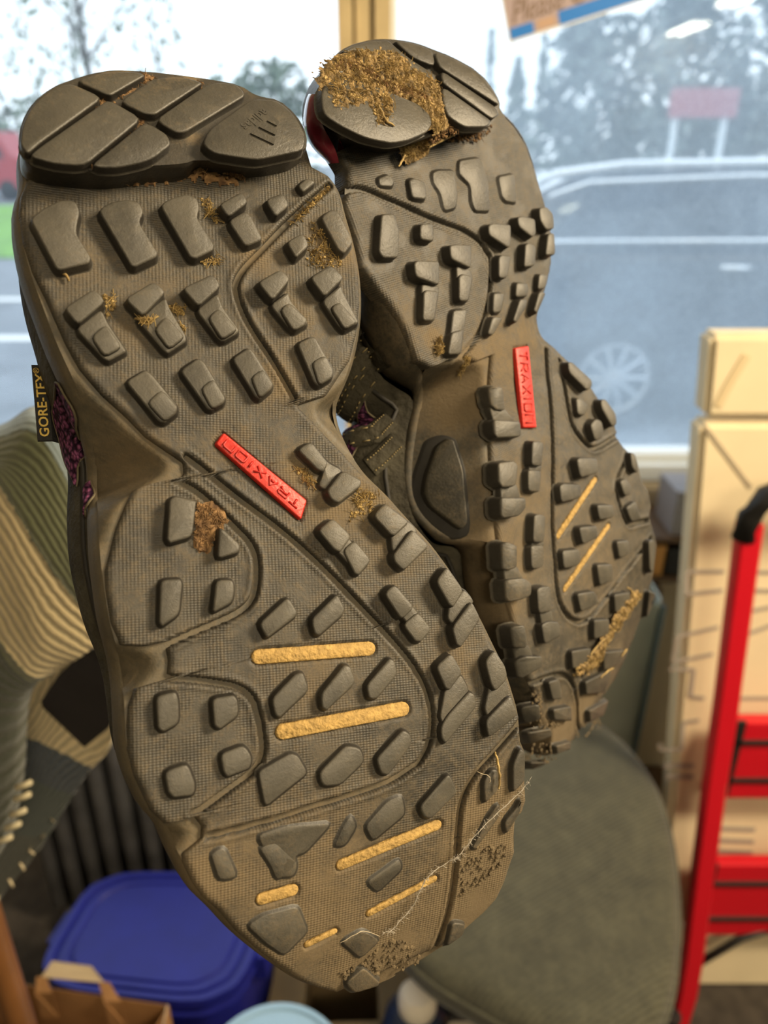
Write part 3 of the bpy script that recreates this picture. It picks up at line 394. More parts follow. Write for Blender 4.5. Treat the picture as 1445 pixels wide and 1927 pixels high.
SHOE['R']['dirt'] = [["straw",1450,1300,[[-4896,13485],[-4069,13878],[-2782,13958],[-1484,13581],[-979,13049],[-1274,12892],[-450,12176],[-956,11477],[-1336,10724],[-2183,10749],[-1749,11259],[-2068,11716],[-2309,12102],[-2869,12304],[-3005,12020],[-3993,11462],[-4375,11519],[-3820,12240],[-4950,12445],[-5281,12383],[-5345,12657],[-4976,13345]]],["brown",1430,500,[[-4481,13607],[-3788,13483],[-3306,13137],[-2993,12455],[-2283,12106],[-1618,11661],[-1142,11644],[-1779,12137],[-2579,12564],[-3022,13399],[-3775,13816]]],["straw",400,260,[[-2436,10762],[-1646,10911],[-1178,10778],[-1559,10346],[-2341,10309],[-2758,10485]]],["brown",1160,120,[[-1816,10777],[-1035,10989],[-588,10437],[-1083,10467],[-2382,10416]]],["brown",150,100,[[-213,10450],[2392,10185],[2804,10308],[2473,10047],[1416,9965]]],["brown",1160,80,[[-35,11913],[1182,10478],[1045,10431],[-128,11823]]],["straw",320,420,[[-4908,-9765],[-4025,-10094],[-2742,-10400],[-1623,-9951],[206,-9903],[1098,-10360],[886,-10576],[-809,-10545],[-1186,-10671],[-2060,-10491],[-2809,-11039],[-3492,-11021]]],["straw",100,60,[[-4866,-10122],[-3667,-10313],[-2446,-10922],[-3324,-10939],[-4607,-10460]]],["straw",80,90,[[-4704,4741],[-4446,4737],[-4722,4194],[-5026,4389]]],["straw",50,90,[[-3776,3651],[-3559,3551],[-3513,3236],[-3540,2935]]],["mud",120,120,[[-7573,-8466],[-7033,-8950],[-7317,-10108],[-6146,-11775],[-6506,-11675],[-7954,-10573]]],["mud",120,120,[[-7656,-11717],[-6874,-11830],[-6723,-13274],[-2655,-18350],[-3338,-18642],[-7563,-12824]]],["mud",100,70,[[-4143,-13842],[-3099,-14789],[2463,-20520],[-1959,-17343],[-2191,-17419]]]]
SHOE['R']['dust_shade'] = [[-3654,2311,850,75],[-3306,3289,743,80],[-4409,1640,743,50],[-3523,1711,637,40],[113,2830,1062,50],[-1796,3450,850,50],[-6342,-2322,743,50],[-4989,-652,850,30],[-7387,-4929,1062,70],[-6157,-4117,1275,40],[-2985,-1859,1700,30],[-7524,-11716,1487,100],[-5665,-12876,1275,90],[-3723,-13139,1275,80],[-1234,-12754,1275,60],[-5187,5747,1062,30],[-1521,2022,1062,40],[4800,1533,637,40],[-4726,-3167,1700,30],[-1337,-6738,2550,35],[-4667,4729,425,80]]
SHOE['R']['lines'] = [["straw",1200,[[-3650,10463],[-3908,10339],[-4146,10236]]],["straw",600,[[-1730,10417],[-928,10456],[46,10457]]],["straw",1480,[[-3767,12105],[-3835,11813],[-3914,11578],[-3678,11359]]],["straw",200,[[33,-9260],[324,-9578],[519,-10038]]],["straw",300,[[-3723,-9992],[-2975,-9998],[-2079,-10266]]],["straw",300,[[-2951,-11998],[-2310,-12175],[-1673,-12544]]],["straw",300,[[-837,-12596],[-512,-12535],[-272,-12605]]]]

def arr(p): return np.array(p, float)*1e-5
def inside(poly, x, y):
    r = np.zeros(np.shape(x), bool); q = np.roll(poly, -1, 0)
    for (x1, y1), (x2, y2) in zip(poly, q):
        if y1 == y2: continue
        c = ((y1 > y) != (y2 > y)) & (x < (x2-x1)*(y-y1)/(y2-y1)+x1); r ^= c
    return r
def seg_dist(x, y, line):
    d = np.full(x.shape, 9.)
    for (x1, y1), (x2, y2) in zip(line[:-1], line[1:]):
        L = (x2-x1)**2+(y2-y1)**2+1e-12
        t = np.clip(((x-x1)*(x2-x1)+(y-y1)*(y2-y1))/L, 0, 1)
        d = np.minimum(d, np.hypot(x-x1-t*(x2-x1), y-y1-t*(y2-y1)))
    return d
DUST = []
def dust_at(x, y):
    v = np.zeros(np.shape(x))
    for cx, cy, r, s in DUST: v = v+s*np.exp(-((x-cx)**2+(y-cy)**2)/(r*r))
    return np.clip(v, 0, 1.2)
def set_dust(o):
    me = o.data; n = len(me.vertices); c = np.empty(n*3); me.vertices.foreach_get('co', c); c = c.reshape(-1, 3)
    a = me.attributes.new('dust_shade', 'FLOAT', 'POINT'); a.data.foreach_set('value', dust_at(c[:, 0], c[:, 1]).astype(np.float32))
def grid_faces(r, c): 
    i, j = np.meshgrid(np.arange(r-1), np.arange(c-1), indexing='ij'); a = (i*c+j).ravel()
    return np.stack([a, a+1, a+c+1, a+c], 1)
def scan_sheet(poly, zf, nrow, ncol, eps=2e-4):
    """grid over a y-monotone outline, one row per y"""
    y = np.linspace(poly[:, 1].max()-eps, poly[:, 1].min()+eps, nrow); q = np.roll(poly, -1, 0)
    L = np.full(nrow, 9.); R = np.full(nrow, -9.)
    for (x1, y1), (x2, y2) in zip(poly, q):
        if y1 == y2: continue
        k = (y-y1)*(y-y2) <= 0
        x = x1+(x2-x1)*(y[k]-y1)/(y2-y1); L[k] = np.minimum(L[k], x); R[k] = np.maximum(R[k], x)
    t = np.linspace(0, 1, ncol)
    X = L[:, None]+(R-L)[:, None]*t; Y = np.repeat(y[:, None], ncol, 1)
    return X, Y, zf(X, Y), L, R
def lug_rings(poly, h, base, rings, it=2):
    p = round_poly(poly, .0007*it) if it else ccw(poly)
    n = normals2(p); c = p.mean(0)
    rad = np.min(np.hypot(*(p-c).T)); V = []
    for out, zz in rings:
        o = out*.001
        if o < 0: o = max(o, -.3*rad)
        q = p+n*o
        V.append(np.column_stack([q, base(q[:, 0], q[:, 1])+(zz if zz <= .4 else zz-h*1000+h*1000)*.001]))
    return p, V
def add_lug(name, poly, h, base, material, parent, it=2, draft=.5, flare=.6):
    """moulded block: filleted foot, drafted wall, worn edge, face"""
    H = h*1000; e = min(.55, H*.3)
    rings = [(draft+flare, -.25), (draft+flare*.35, .12), (draft, min(.5, H*.3)), (.06, H-e), (-.12, H-e*.3), (-e*1.0, H)]
    p, V = lug_rings(poly, h, base, rings, it)
    n = len(p); A = np.vstack(V); F = []
    for i in range(len(V)-1):
        F += [(i*n+k, i*n+(k+1) % n, (i+1)*n+(k+1) % n, (i+1)*n+k) for k in range(n)]
    F.append(tuple((len(V)-1)*n+k for k in range(n)))
    o = raw(name, A, F, material, parent)
    dv = dust_at(A[:, 0], A[:, 1]); wall_shade = np.repeat([.0, -.4, -.9, -.8, -.05, .0], n)  # walls and foot: clean rubber, with shade painted in darker
    a_ = o.data.attributes.new('dust_shade', 'FLOAT', 'POINT'); a_.data.foreach_set('value', np.where(wall_shade < 0, dv*.5+wall_shade, dv*.35).astype(np.float32)); return o
STROKES = {  # letters of the moulded red strip, on a 1 x 1 cell
    'T': [[(0, 1), (1, 1)], [(.5, 1), (.5, 0)]], 'R': [[(0, 0), (0, 1), (.85, 1), (1, .85), (1, .62), (.85, .48), (.1, .48)], [(.45, .48), (1, 0)]],
    'A': [[(0, 0), (.5, 1), (1, 0)], [(.28, .3), (.72, .3)]], 'X': [[(0, 0), (1, 1)], [(0, 1), (1, 0)]], 'I': [[(.5, 0), (.5, 1)]],
    'O': [[(.12, 0), (.88, 0), (1, .12), (1, .88), (.88, 1), (.12, 1), (0, .88), (0, .12), (.12, 0)]], 'N': [[(0, 0), (0, 1), (.85, 1), (1, .85), (1, 0)]]}
def stroke_text(word, origin, ax, ay, w, h, gap, r, zf, name, material, parent):
    """raised letters drawn as thin beads on the strip; ax, ay the writing directions in the local plane"""
    mb = MB(); x = 0
    for ch in word:
        cw = w*(.35 if ch == 'I' else 1)
        for line in STROKES[ch]:
            pts = []
            for u, v in line:
                q = origin+ax*(x+u*cw if ch != 'I' else x+.5*cw)+ay*(v*h)
                pts.append((q[0], q[1], zf(q)))
            mb.tube(pts, r, 6)
        x += cw+gap
    o = mb.build(name, material, parent, smooth=True); return o
def font_mesh(text, size, extrude, shear=0.0, bold=0.0, space=1.0):
    c = bpy.data.curves.new('lettering', 'FONT'); c.body = text; c.size = size; c.extrude = extrude; c.shear = shear; c.offset = bold; c.space_character = space
    c.align_x = 'CENTER'; c.align_y = 'CENTER'; c.resolution_u = 3
    o = bpy.data.objects.new('lettering', c); col.objects.link(o)
    dg = bpy.context.evaluated_depsgraph_get()
    me = bpy.data.meshes.new_from_object(o.evaluated_get(dg))
    V = np.array([v.co[:] for v in me.vertices]); F = [tuple(p.vertices) for p in me.polygons]
    bpy.data.objects.remove(o); bpy.data.meshes.remove(me)
    return V, F
def litter(kind, poly, n, base, seed):
    """crumbs and fibres lying on the sole inside an outline"""
    g = np.random.default_rng(seed); V = []; F = []
    lo = poly.min(0); hi = poly.max(0); k = 0; tries = 0
    while k < n and tries < n*40:
        tries += 1
        p = lo+(hi-lo)*g.random(2)
        if not inside(poly, p[:1], p[1:])[0]: continue
        k += 1; z = float(base(p[0], p[1])); a = g.random()*6.283
        fibre = g.random() < {'straw': .55, 'brown': .25, 'mud': .0}[kind]
        o = len(V)
        if fibre:
            L = g.uniform(.0010, .0042); w = g.uniform(.00005, .00015); b = a+g.uniform(-.9, .9)
            q0 = p-L/2*np.array([math.cos(a), math.sin(a)]); q2 = p+L/2*np.array([math.cos(b), math.sin(b)])
            for q, zz in ((q0, z+g.uniform(0, .0008)), (p, z+g.uniform(.0003, .0013)), (q2, z+g.uniform(0, .0010))):
                nn = np.array([-math.sin(a), math.cos(a)])*w
                V += [(*(q+nn), zz), (*(q-nn), zz), (q[0], q[1], zz+w*1.6)]
            for i in (0, 3): 
                for u in range(3): F.append((o+i+u, o+i+(u+1) % 3, o+i+3+(u+1) % 3, o+i+3+u))
            F += [(o+2, o+1, o), (o+6, o+7, o+8)]
        else:
            r = g.uniform(.0002, .0007)*(1.2 if kind == 'mud' else 1); m = 5
            fl = .55 if kind != 'mud' else .22
            for i in range(m):
                t = a+i*6.283/m; rr = r*g.uniform(.6, 1.3); V.append((p[0]+rr*math.cos(t), p[1]+rr*math.sin(t), z-.0001))
            for i in range(m):
                t = a+i*6.283/m; rr = r*g.uniform(.4, .8); V.append((p[0]+rr*math.cos(t), p[1]+rr*math.sin(t), z+r*fl*g.uniform(.6, 1.3)))
            for i in range(m): F.append((o+i, o+(i+1) % m, o+m+(i+1) % m, o+m+i))
            F.append(tuple(o+m+i for i in range(m)))
    return V, F

def build_shoe(key, label, logo):
    D = SHOE[key]
    left, right = arr(D['left']), arr(D['right'])
    set_shoe(D['spring'], left, right, D['lean'])
    DUST[:] = [(a*1e-5, b*1e-5, r*1e-5, s*.01) for a, b, r, s in D['dust_shade']]
    root = thing('hiking_shoe', label, 'shoe', (0, 0, 0), 'pair of hiking shoes')
    P = POSE[key]
    root.matrix_world = Matrix((P[0], P[1], P[2], (0, 0, 0, 1)))
    # --- flank: midsole and upper
    mid = arr(D['mid']); O = side_outline(mid); p = O[0]
    X, Y, Z, L, R = scan_sheet(p, lambda x, y: face(x, y)-.0018, 260, 60)
    V = np.column_stack([X.ravel(), Y.ravel(), Z.ravel()]); F = [tuple(f[::-1]) for f in grid_faces(*X.shape)]
    off = len(V); V = [V]; rr = [(m0, m1) for m0, m1 in MID_RINGS]
    for r in rr: V.append(mid_ring(O, r))
    for i in range(len(rr)-1): F += [(off+i*NR+k, off+i*NR+(k+1) % NR, off+(i+1)*NR+(k+1) % NR, off+(i+1)*NR+k) for k in range(NR)]
    ms = raw('midsole', np.vstack(V), F, M['midsole' if key == 'L' else 'flank'], root); set_dust(ms)
    S = np.linspace(0, 1, NS); V = [side_ring(O, s) for s in S]; F = []
    for i in range(NS-1): F += [(i*NR+k, i*NR+(k+1) % NR, (i+1)*NR+(k+1) % NR, (i+1)*NR+k) for k in range(NR)]
    F.append(tuple((NS-1)*NR+k for k in range(NR)))
    raw('upper', np.vstack(V), [f[::-1] for f in F], M['leather'], root)
    rim = MB(); rim.tube([side_ring(O, .06)[k % NR] for k in range(0, NR+2, 2)], .0009, 6, cap=False); rim.build('welt', M['band'], root, smooth=True)
    def flank_pt(a, s, lift=0.):
        q = side_point(O, a, s); e = .02
        da = side_point(O, a+.5, s)-side_point(O, a-.5, s); dsv = side_point(O, a, s+e)-side_point(O, a, s-e)
        n = np.cross(da, dsv); n /= np.linalg.norm(n)+1e-12
        c = np.array([*p.mean(0), -.03])
        if np.dot(n, q-c) < 0: n = -n
        return q+n*lift
    for nm, (A, B) in D['panels'].items():
        A = resample(chaikin(A, 1, False), 16, False); B = resample(chaikin(B, 1, False), 16, False)
        G = [[flank_pt(*(A[i]*(1-t)+B[i]*t), lift=.0007+.0006*math.sin(t*math.pi)) for t in np.linspace(0, 1, 7)] for i in range(16)]
        mb = MB(); mb.grid(G); pn = mb.build('mesh_panel', M['purple'], root, smooth=True)
        ed = MB(); ed.tube([flank_pt(*q, lift=.0006) for q in np.vstack([A, B[::-1], A[:1]])], .00035, 6, False); ed.build('panel_edge', M['edge'], pn, smooth=True)
    for bnd in D['bands']:
        w = bnd[-1]*.001; C = resample(chaikin(bnd[:-1], 1, False), 14, False); G = []
        pts = [flank_pt(*c, lift=.0009) for c in C]
        for i, c in enumerate(C):
            t = pts[min(i+1, 13)]-pts[max(i-1, 0)]; t /= np.linalg.norm(t)
            n = flank_pt(*c, lift=.002)-flank_pt(*c); n /= np.linalg.norm(n); s_ = np.cross(t, n)
            G.append([pts[i]+s_*u*w/2+n*zz for u, zz in ((-1, -.0012), (-.96, .0002), (-.5, .0006), (0, .0007), (.5, .0006), (.96, .0002), (1, -.0012))])
        mb = MB(); mb.grid(G); bd = mb.build('overlay', M['leather'], root, smooth=True)
        st = MB()
        for e in (-.62, .62):
            for i in range(1, 13):
                c0 = np.array(G[i][3]); c1 = np.array(G[i+1][3]) if i < 13 else c0
                sd = (np.array(G[i][6])-np.array(G[i][0]))/2*e; up = np.array(G[i][3])-np.array(G[i][0]); up = up-(np.dot(up, sd)/np.dot(sd, sd))*sd; up /= np.linalg.norm(up)
                st.tube([c0+sd+up*.0002, c0+(c1-c0)*.45+sd+up*.0002], .00022, 5)
        stuff(st.build('stitching', M['stitch'], bd, smooth=True))
    if 'tag' in D:
        T = arr(D['tag']); z0 = -.038
        c = T.mean(0); ay = (T[0]+T[1]-T[2]-T[3])/2; Ln = np.linalg.norm(ay); ay /= Ln; ax = np.array([ay[1], -ay[0]]); W_ = abs(np.dot((T[1]+T[2]-T[0]-T[3])/2, ax))
        mb = MB()
        prf = [(-W_*.5, -.0008), (-W_*.5, .0005), (W_*.5, .0002), (W_*.5+.007, -.010), (W_*.5+.0065, -.011), (W_*.48, -.0012)]
        mb.add([(*(c+ax*u+ay*v), z0+w) for v in (-Ln/2, Ln/2) for u, w in prf], [tuple(range(6)), tuple(range(6, 12))]+[(k, (k+1) % 6, 6+(k+1) % 6, 6+k) for k in range(6)])
        tg = mb.build('side_tag', M['taglabel'], root)
        V, F = font_mesh('GORE-TEX', 1.0, .02, 0, .018, 1.02); V[:, 0] -= (V[:, 0].max()+V[:, 0].min())/2; V[:, 1] -= (V[:, 1].max()+V[:, 1].min())/2
        V[:, 0] *= Ln*.84/np.ptp(V[:, 0]); V[:, 1] *= W_*.66/np.ptp(V[:, 1]); V2, F2 = font_mesh('\u00ae', 1.0, .02); V2[:, :2] -= V2[:, :2].mean(0); V2[:, :2] *= W_*.42/np.ptp(V2[:, 0]); V2[:, 0] += Ln*.455; V2[:, 1] += W_*.22
        n = len(V); V = np.vstack([V, V2]); F = list(F)+[tuple(i+n for i in f) for f in F2]
        q = c+ay*(V[:, :1]-Ln*.03)+(-ax)*V[:, 1:2]
        raw('lettering', np.column_stack([q, z0+.0006+V[:, 2]*.005]), F, M['gold'], tg, False)
    if 'heel_cup' in D:
        A, B = arr(D['heel_cup'][0]), arr(D['heel_cup'][1]); A = resample(chaikin(A, 2, False), 24, False); B = resample(chaikin(B, 2, False), 24, False)
        # resample keeps only plan length: fine for a thin crescent
        G = []
        for i in range(24):
            d = A[i]-B[i]; out = np.array([-1, .15, .25]); 
            G.append([B[i]+d*t+out*.0055*math.sin(t*math.pi) for t in np.linspace(0, 1, 9)]+[A[i]+np.array([.006, -.002, -.004]), B[i]+np.array([.008, -.002, -.004])])
        mb = MB(); mb.grid(G); mb.build('heel_counter', M['maroon'], root, smooth=True)
    # --- tread plate
    y0 = min(left[0, 1], right[0, 1])+.012; y1 = max(left[-1, 1], right[-1, 1])-.0005
    nr, nc = 470, 190
    yl, xl = mono(left); yr, xr = mono(right)
    y = np.linspace(y0, y1, nr); L = np.interp(y, yl, xl); R = np.interp(y, yr, xr)
    t = np.linspace(0, 1, nc); t = t+.018*np.sin(2*math.pi*t)*-1*0
    X = L[:, None]+(R-L)[:, None]*t; Y = np.repeat(y[:, None], nc, 1)
    d = np.minimum(X-L[:, None], R[:, None]-X); d = np.minimum(d, (Y-y1)*.9+.0004)
    r = .0024; Z = prof(Y)-np.where(d < r, r-np.sqrt(np.maximum(r*r-(r-np.clip(d, 0, r))**2, 0)), 0)*.8
    GROOVE_SHADE = np.zeros_like(Z)  # groove floors: dust-free rubber, with their shade painted black
    for g in D['grooves']:
        g = chaikin(arr(g), 2, False)
        k = (X > g[:, 0].min()-.004) & (X < g[:, 0].max()+.004) & (Y > g[:, 1].min()-.004) & (Y < g[:, 1].max()+.004)
        dd = seg_dist(X[k], Y[k], g)
        Z[k] += -.0032*np.clip((.00100-dd)/.00045, 0, 1)+.00035*np.exp(-((dd-.0019)/.0006)**2); GROOVE_SHADE[k] = np.maximum(GROOVE_SHADE[k], np.clip((.00085-dd)/.0003, 0, 1))
    for a, b, w in D['bars']:
        a, b, w = arr(a), arr(b), w*1e-5
        dd = seg_dist(X, Y, np.array([a, b])); Z += -.0011*np.clip((w+.0006-dd)/.0003, 0, 1)
    lab = arr(D['label']); lc = lab.mean(0)
    ld = np.where(inside(lab, X, Y), 0, 1)*seg_dist(X, Y, np.vstack([lab, lab[:1]])); Z += -.0009*np.clip((.0007-ld)/.0003, 0, 1)
    Z += .00012*np.sin(X*410+Y*270)*np.sin(Y*350-X*190)
    Xf = np.concatenate([X[:, :1], X, X[:, -1:]], 1); Yf = np.concatenate([Y[:, :1], Y, Y[:, -1:]], 1); Zf = np.concatenate([Z[:, :1]-.005, Z, Z[:, -1:]-.005], 1)
    Xf = np.vstack([Xf, Xf[-1:]]); Yf = np.vstack([Yf, Yf[-1:]]); Zf = np.vstack([Zf, Zf[-1:]-.005])
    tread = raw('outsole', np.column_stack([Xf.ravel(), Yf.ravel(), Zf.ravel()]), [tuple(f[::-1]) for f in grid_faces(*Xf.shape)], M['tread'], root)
    Cf = np.pad(GROOVE_SHADE, ((0, 1), (1, 1)), 'edge').ravel(); dv = dust_at(Xf.ravel(), Yf.ravel()); a_ = tread.data.attributes.new('dust_shade', 'FLOAT', 'POINT'); a_.data.foreach_set('value', (dv*(1-Cf)-Cf).astype(np.float32))
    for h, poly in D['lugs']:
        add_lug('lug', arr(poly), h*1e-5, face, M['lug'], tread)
    for m_, h, poly in D['pods']:
        add_lug('arch_pod', arr(poly), h*1e-5, lambda x, yy: face(x, yy)-.0018, M[m_], ms, 3, .3, .3)
    for a, b, w in D['bars']:
        a, b, w = arr(a), arr(b), w*1e-5; u = (b-a)/np.linalg.norm(b-a); v = np.array([-u[1], u[0]])
        pl = [a+(-u*math.cos(t)+v*math.sin(t))*w for t in np.linspace(-1.5, 1.5, 7)]+[b+(u*math.cos(t)-v*math.sin(t))*w for t in np.linspace(-1.5, 1.5, 7)]
        dn = lambda x, yy: prof(yy)-.0010
        add_lug('slot_insert', np.array(pl), .0009, dn, M['insert'], tread, 0, .1, .1)
    # red strip with its lettering
    if key == 'L':
        e0, e1 = (lab[0]+lab[1])/2, (lab[2]+lab[3])/2
        wl = np.linalg.norm(lab[1]-lab[0])
    else:
        e0, e1 = (lab[0]+lab[1])/2, (lab[2]+lab[3])/2
        wl = np.linalg.norm(lab[1]-lab[0])
    strip = add_lug('name_strip', lab, .0013, lambda x, yy: prof(yy)-.0003, M['red'], root, .8, .1, .15)
    ln = np.linalg.norm(e1-e0); toe = (e1-e0)/ln
    # writing runs from the toe end to the heel end on the left shoe and heel to toe on the right one
    ax = -toe if key == 'L' else toe
    org = (e1 if key == 'L' else e0)
    ay = np.array([-ax[1], ax[0]]); org = org+ax*ln*.06-ay*wl*.27
    cw = ln*.88/(6*1+.35+6*.42); 
    stroke_text('TRAXION', org, ax, ay, cw, wl*.54, cw*.42, .00036, lambda q: float(np.interp(q[1], sorted([e0[1], e1[1]]), [float(prof(v)) for v in sorted([e0[1], e1[1]])]))+.00108, 'lettering', M['red_letter'], strip)
    # --- heel slab with its blocks
    slab = arr(D['slab']); sl = chaikin(ccw(slab), 1)
    H = D['slab_h']; X, Y, Z, L, R = scan_sheet(sl, lambda x, yy: prof(yy)+H, 90, 80)
    V = [np.column_stack([X.ravel(), Y.ravel(), Z.ravel()])]; F = [tuple(f[::-1]) for f in grid_faces(*X.shape)]; off = X.size
    q = resample(sl, 160); n = normals2(q, 2)
    rg = [(-.15, H*1000-.05), (.1, H*1000-.6), (.25, H*1000-2), (-.2, 2.0), (.2, .2), (.4, -6)]
    for o_, z_ in rg: V.append(np.column_stack([q+n*o_*.001+np.column_stack([.6*D['lean']*lean_at(q[:, 1])*(H-max(z_, 0)*.001), 0*q[:, 1]]), prof(q[:, 1])+z_*.001]))
    for i in range(len(rg)-1): F += [(off+i*160+k, off+i*160+(k+1) % 160, off+(i+1)*160+(k+1) % 160, off+(i+1)*160+k) for k in range(160)]
    hs = raw('heel_pad', np.vstack(V), F, M['pad'], root); set_dust(hs)
    for h, poly in D['blocks']:
        add_lug('heel_lug', arr(poly), h*1e-5, lambda x, yy: prof(yy)+H, M['block'], hs, 3.2, .2, .45)
    if logo: logo(hs, root, key)
    # --- dirt and fibres
    groups = {}
    for i, (k, h, n, poly) in enumerate(D['dirt']):
        V, F = litter(k, arr(poly), n, lambda x, yy, h=h: face(x, yy)+h*1e-5-.0002, 100+i)
        g = groups.setdefault(k, ([], [])); o_ = len(g[0]); g[0].extend(V); g[1].extend(tuple(a+o_ for a in f) for f in F)
    for i, (k, h, n, poly) in enumerate(D['dirt']):
        if n < 170 or k == 'mud': continue
        pl = chaikin(ccw(arr(poly)), 1); lo, hi = pl.min(0), pl.max(0); st = .00052
        gx, gy = np.meshgrid(np.arange(lo[0]-.001, hi[0]+.001, st), np.arange(lo[1]-.001, hi[1]+.001, st), indexing='ij')
        sd = seg_dist(gx, gy, np.vstack([pl, pl[:1]]))*np.where(inside(pl, gx, gy), 1, -1)
        g = np.random.default_rng(i); nz = sum(g.uniform(.4, 1)*np.sin(gx*g.uniform(400, 2600)*g.choice([-1, 1])+gy*g.uniform(400, 2600)+g.uniform(0, 6)) for _ in range(9))/3
        zz = face(gx, gy)+h*1e-5-.0003+np.clip(np.minimum(sd*.5, .0004)-.0001+nz*.0007, -.0012, .0010)+g.uniform(-.00012, .00012, gx.shape)
        kk = np.minimum(sd*.5, .0004)-.0001+nz*.0007 > -.00118
        ff = grid_faces(*gx.shape); ff = ff[kk.ravel()[ff].all(1)]
        if len(ff): stuff(raw('dirt_crust', np.column_stack([gx.ravel(), gy.ravel(), zz.ravel()]), [tuple(f) for f in ff], M[{'straw': 'crust'}.get(k, k)], root))
    for k, (V, F) in groups.items():
        stuff(raw({'straw': 'straw_dirt', 'brown': 'leaf_dirt', 'mud': 'mud'}[k], V, F, M[k], root, False))
    for k, h, pl in D['lines']:
        pl = chaikin(arr(pl), 2, False); q = [(a, b, float(face(a, b))+h*1e-5+.0002+.0002*math.sin(i*1.7)) for i, (a, b) in enumerate(pl)]
        rr = {'straw': .00042, 'cobweb': .00015, 'hair': .00008}[k]
        mb = MB(); mb.tube(q, [rr*(.5+.5*math.sin(math.pi*(i+.6)/len(q))) for i in range(len(q))], 6)
        if k == 'cobweb':
            for i in range(len(q)*3):
                a = q[random.randrange(len(q)-1)]; mb.tube([a, (a[0]+random.uniform(-.0015, .0015), a[1]+random.uniform(-.0015, .0015), a[2]+.0002)], .00005, 4)
        mb.build({'straw': 'straw_stalk', 'cobweb': 'cobweb', 'hair': 'hair'}[k], {'straw': M['straw'], 'cobweb': M['web'], 'hair': M['hair']}[k], root, smooth=True)
    return root

def left_logo(hs, root, key):
    """three slanted bars over the word, moulded into the corner block of the heel"""
    D = SHOE[key]; blk = arr(D['blocks'][-1][1]); H = D['slab_h']+.0036
    cen = blk.mean(0); r = np.ptp(blk[:, 0])/2
    ax = np.array([-.80, -.60]); ay = np.array([.60, -.80])        # word runs to lower left as seen; bars stand on its far side
    ay = ay if np.dot(ay, [0, -1]) > 0 else -ay
    ctr = cen+np.array([.0012, .0022])
    V, F = font_mesh('adidas', 1.0, .05, 0, .02); V[:, 0] -= (V[:, 0].max()+V[:, 0].min())/2; V[:, 1] -= V[:, 1].min()
    k = .0105/np.ptp(V[:, 0]); V *= k
    q = ctr+V[:, :1]*ax+(V[:, 1:2]-.0036)*ay
    word = np.column_stack([q, prof(q[:, 1])+H+V[:, 2]*.4])
    Vs = [word]; Fs = list(F); o = len(word)
    for i, (x0, hgt) in enumerate(((-.0052, .0028), (-.0014, .0046), (.0024, .0064))):
        w = .0028; b = [(x0, 0), (x0+w, 0), (x0+w-.0002-hgt*.5+.0006, hgt), (x0-hgt*.5+.0014, hgt*.86)]
        pts = np.array([ctr+ax*u+ay*(v+.0003) for u, v in b])
        for z in (-.0002, .00035): Vs.append(np.column_stack([pts, prof(pts[:, 1])+H+z]))
        Fs += [tuple(range(o+4, o+8))]+[(o+j, o+(j+1) % 4, o+4+(j+1) % 4, o+4+j) for j in range(4)]; o += 8
    lg = raw('logo', np.vstack(Vs), Fs, M['block'], hs, False); set_dust(lg)
def right_logo(hs, root, key): pass

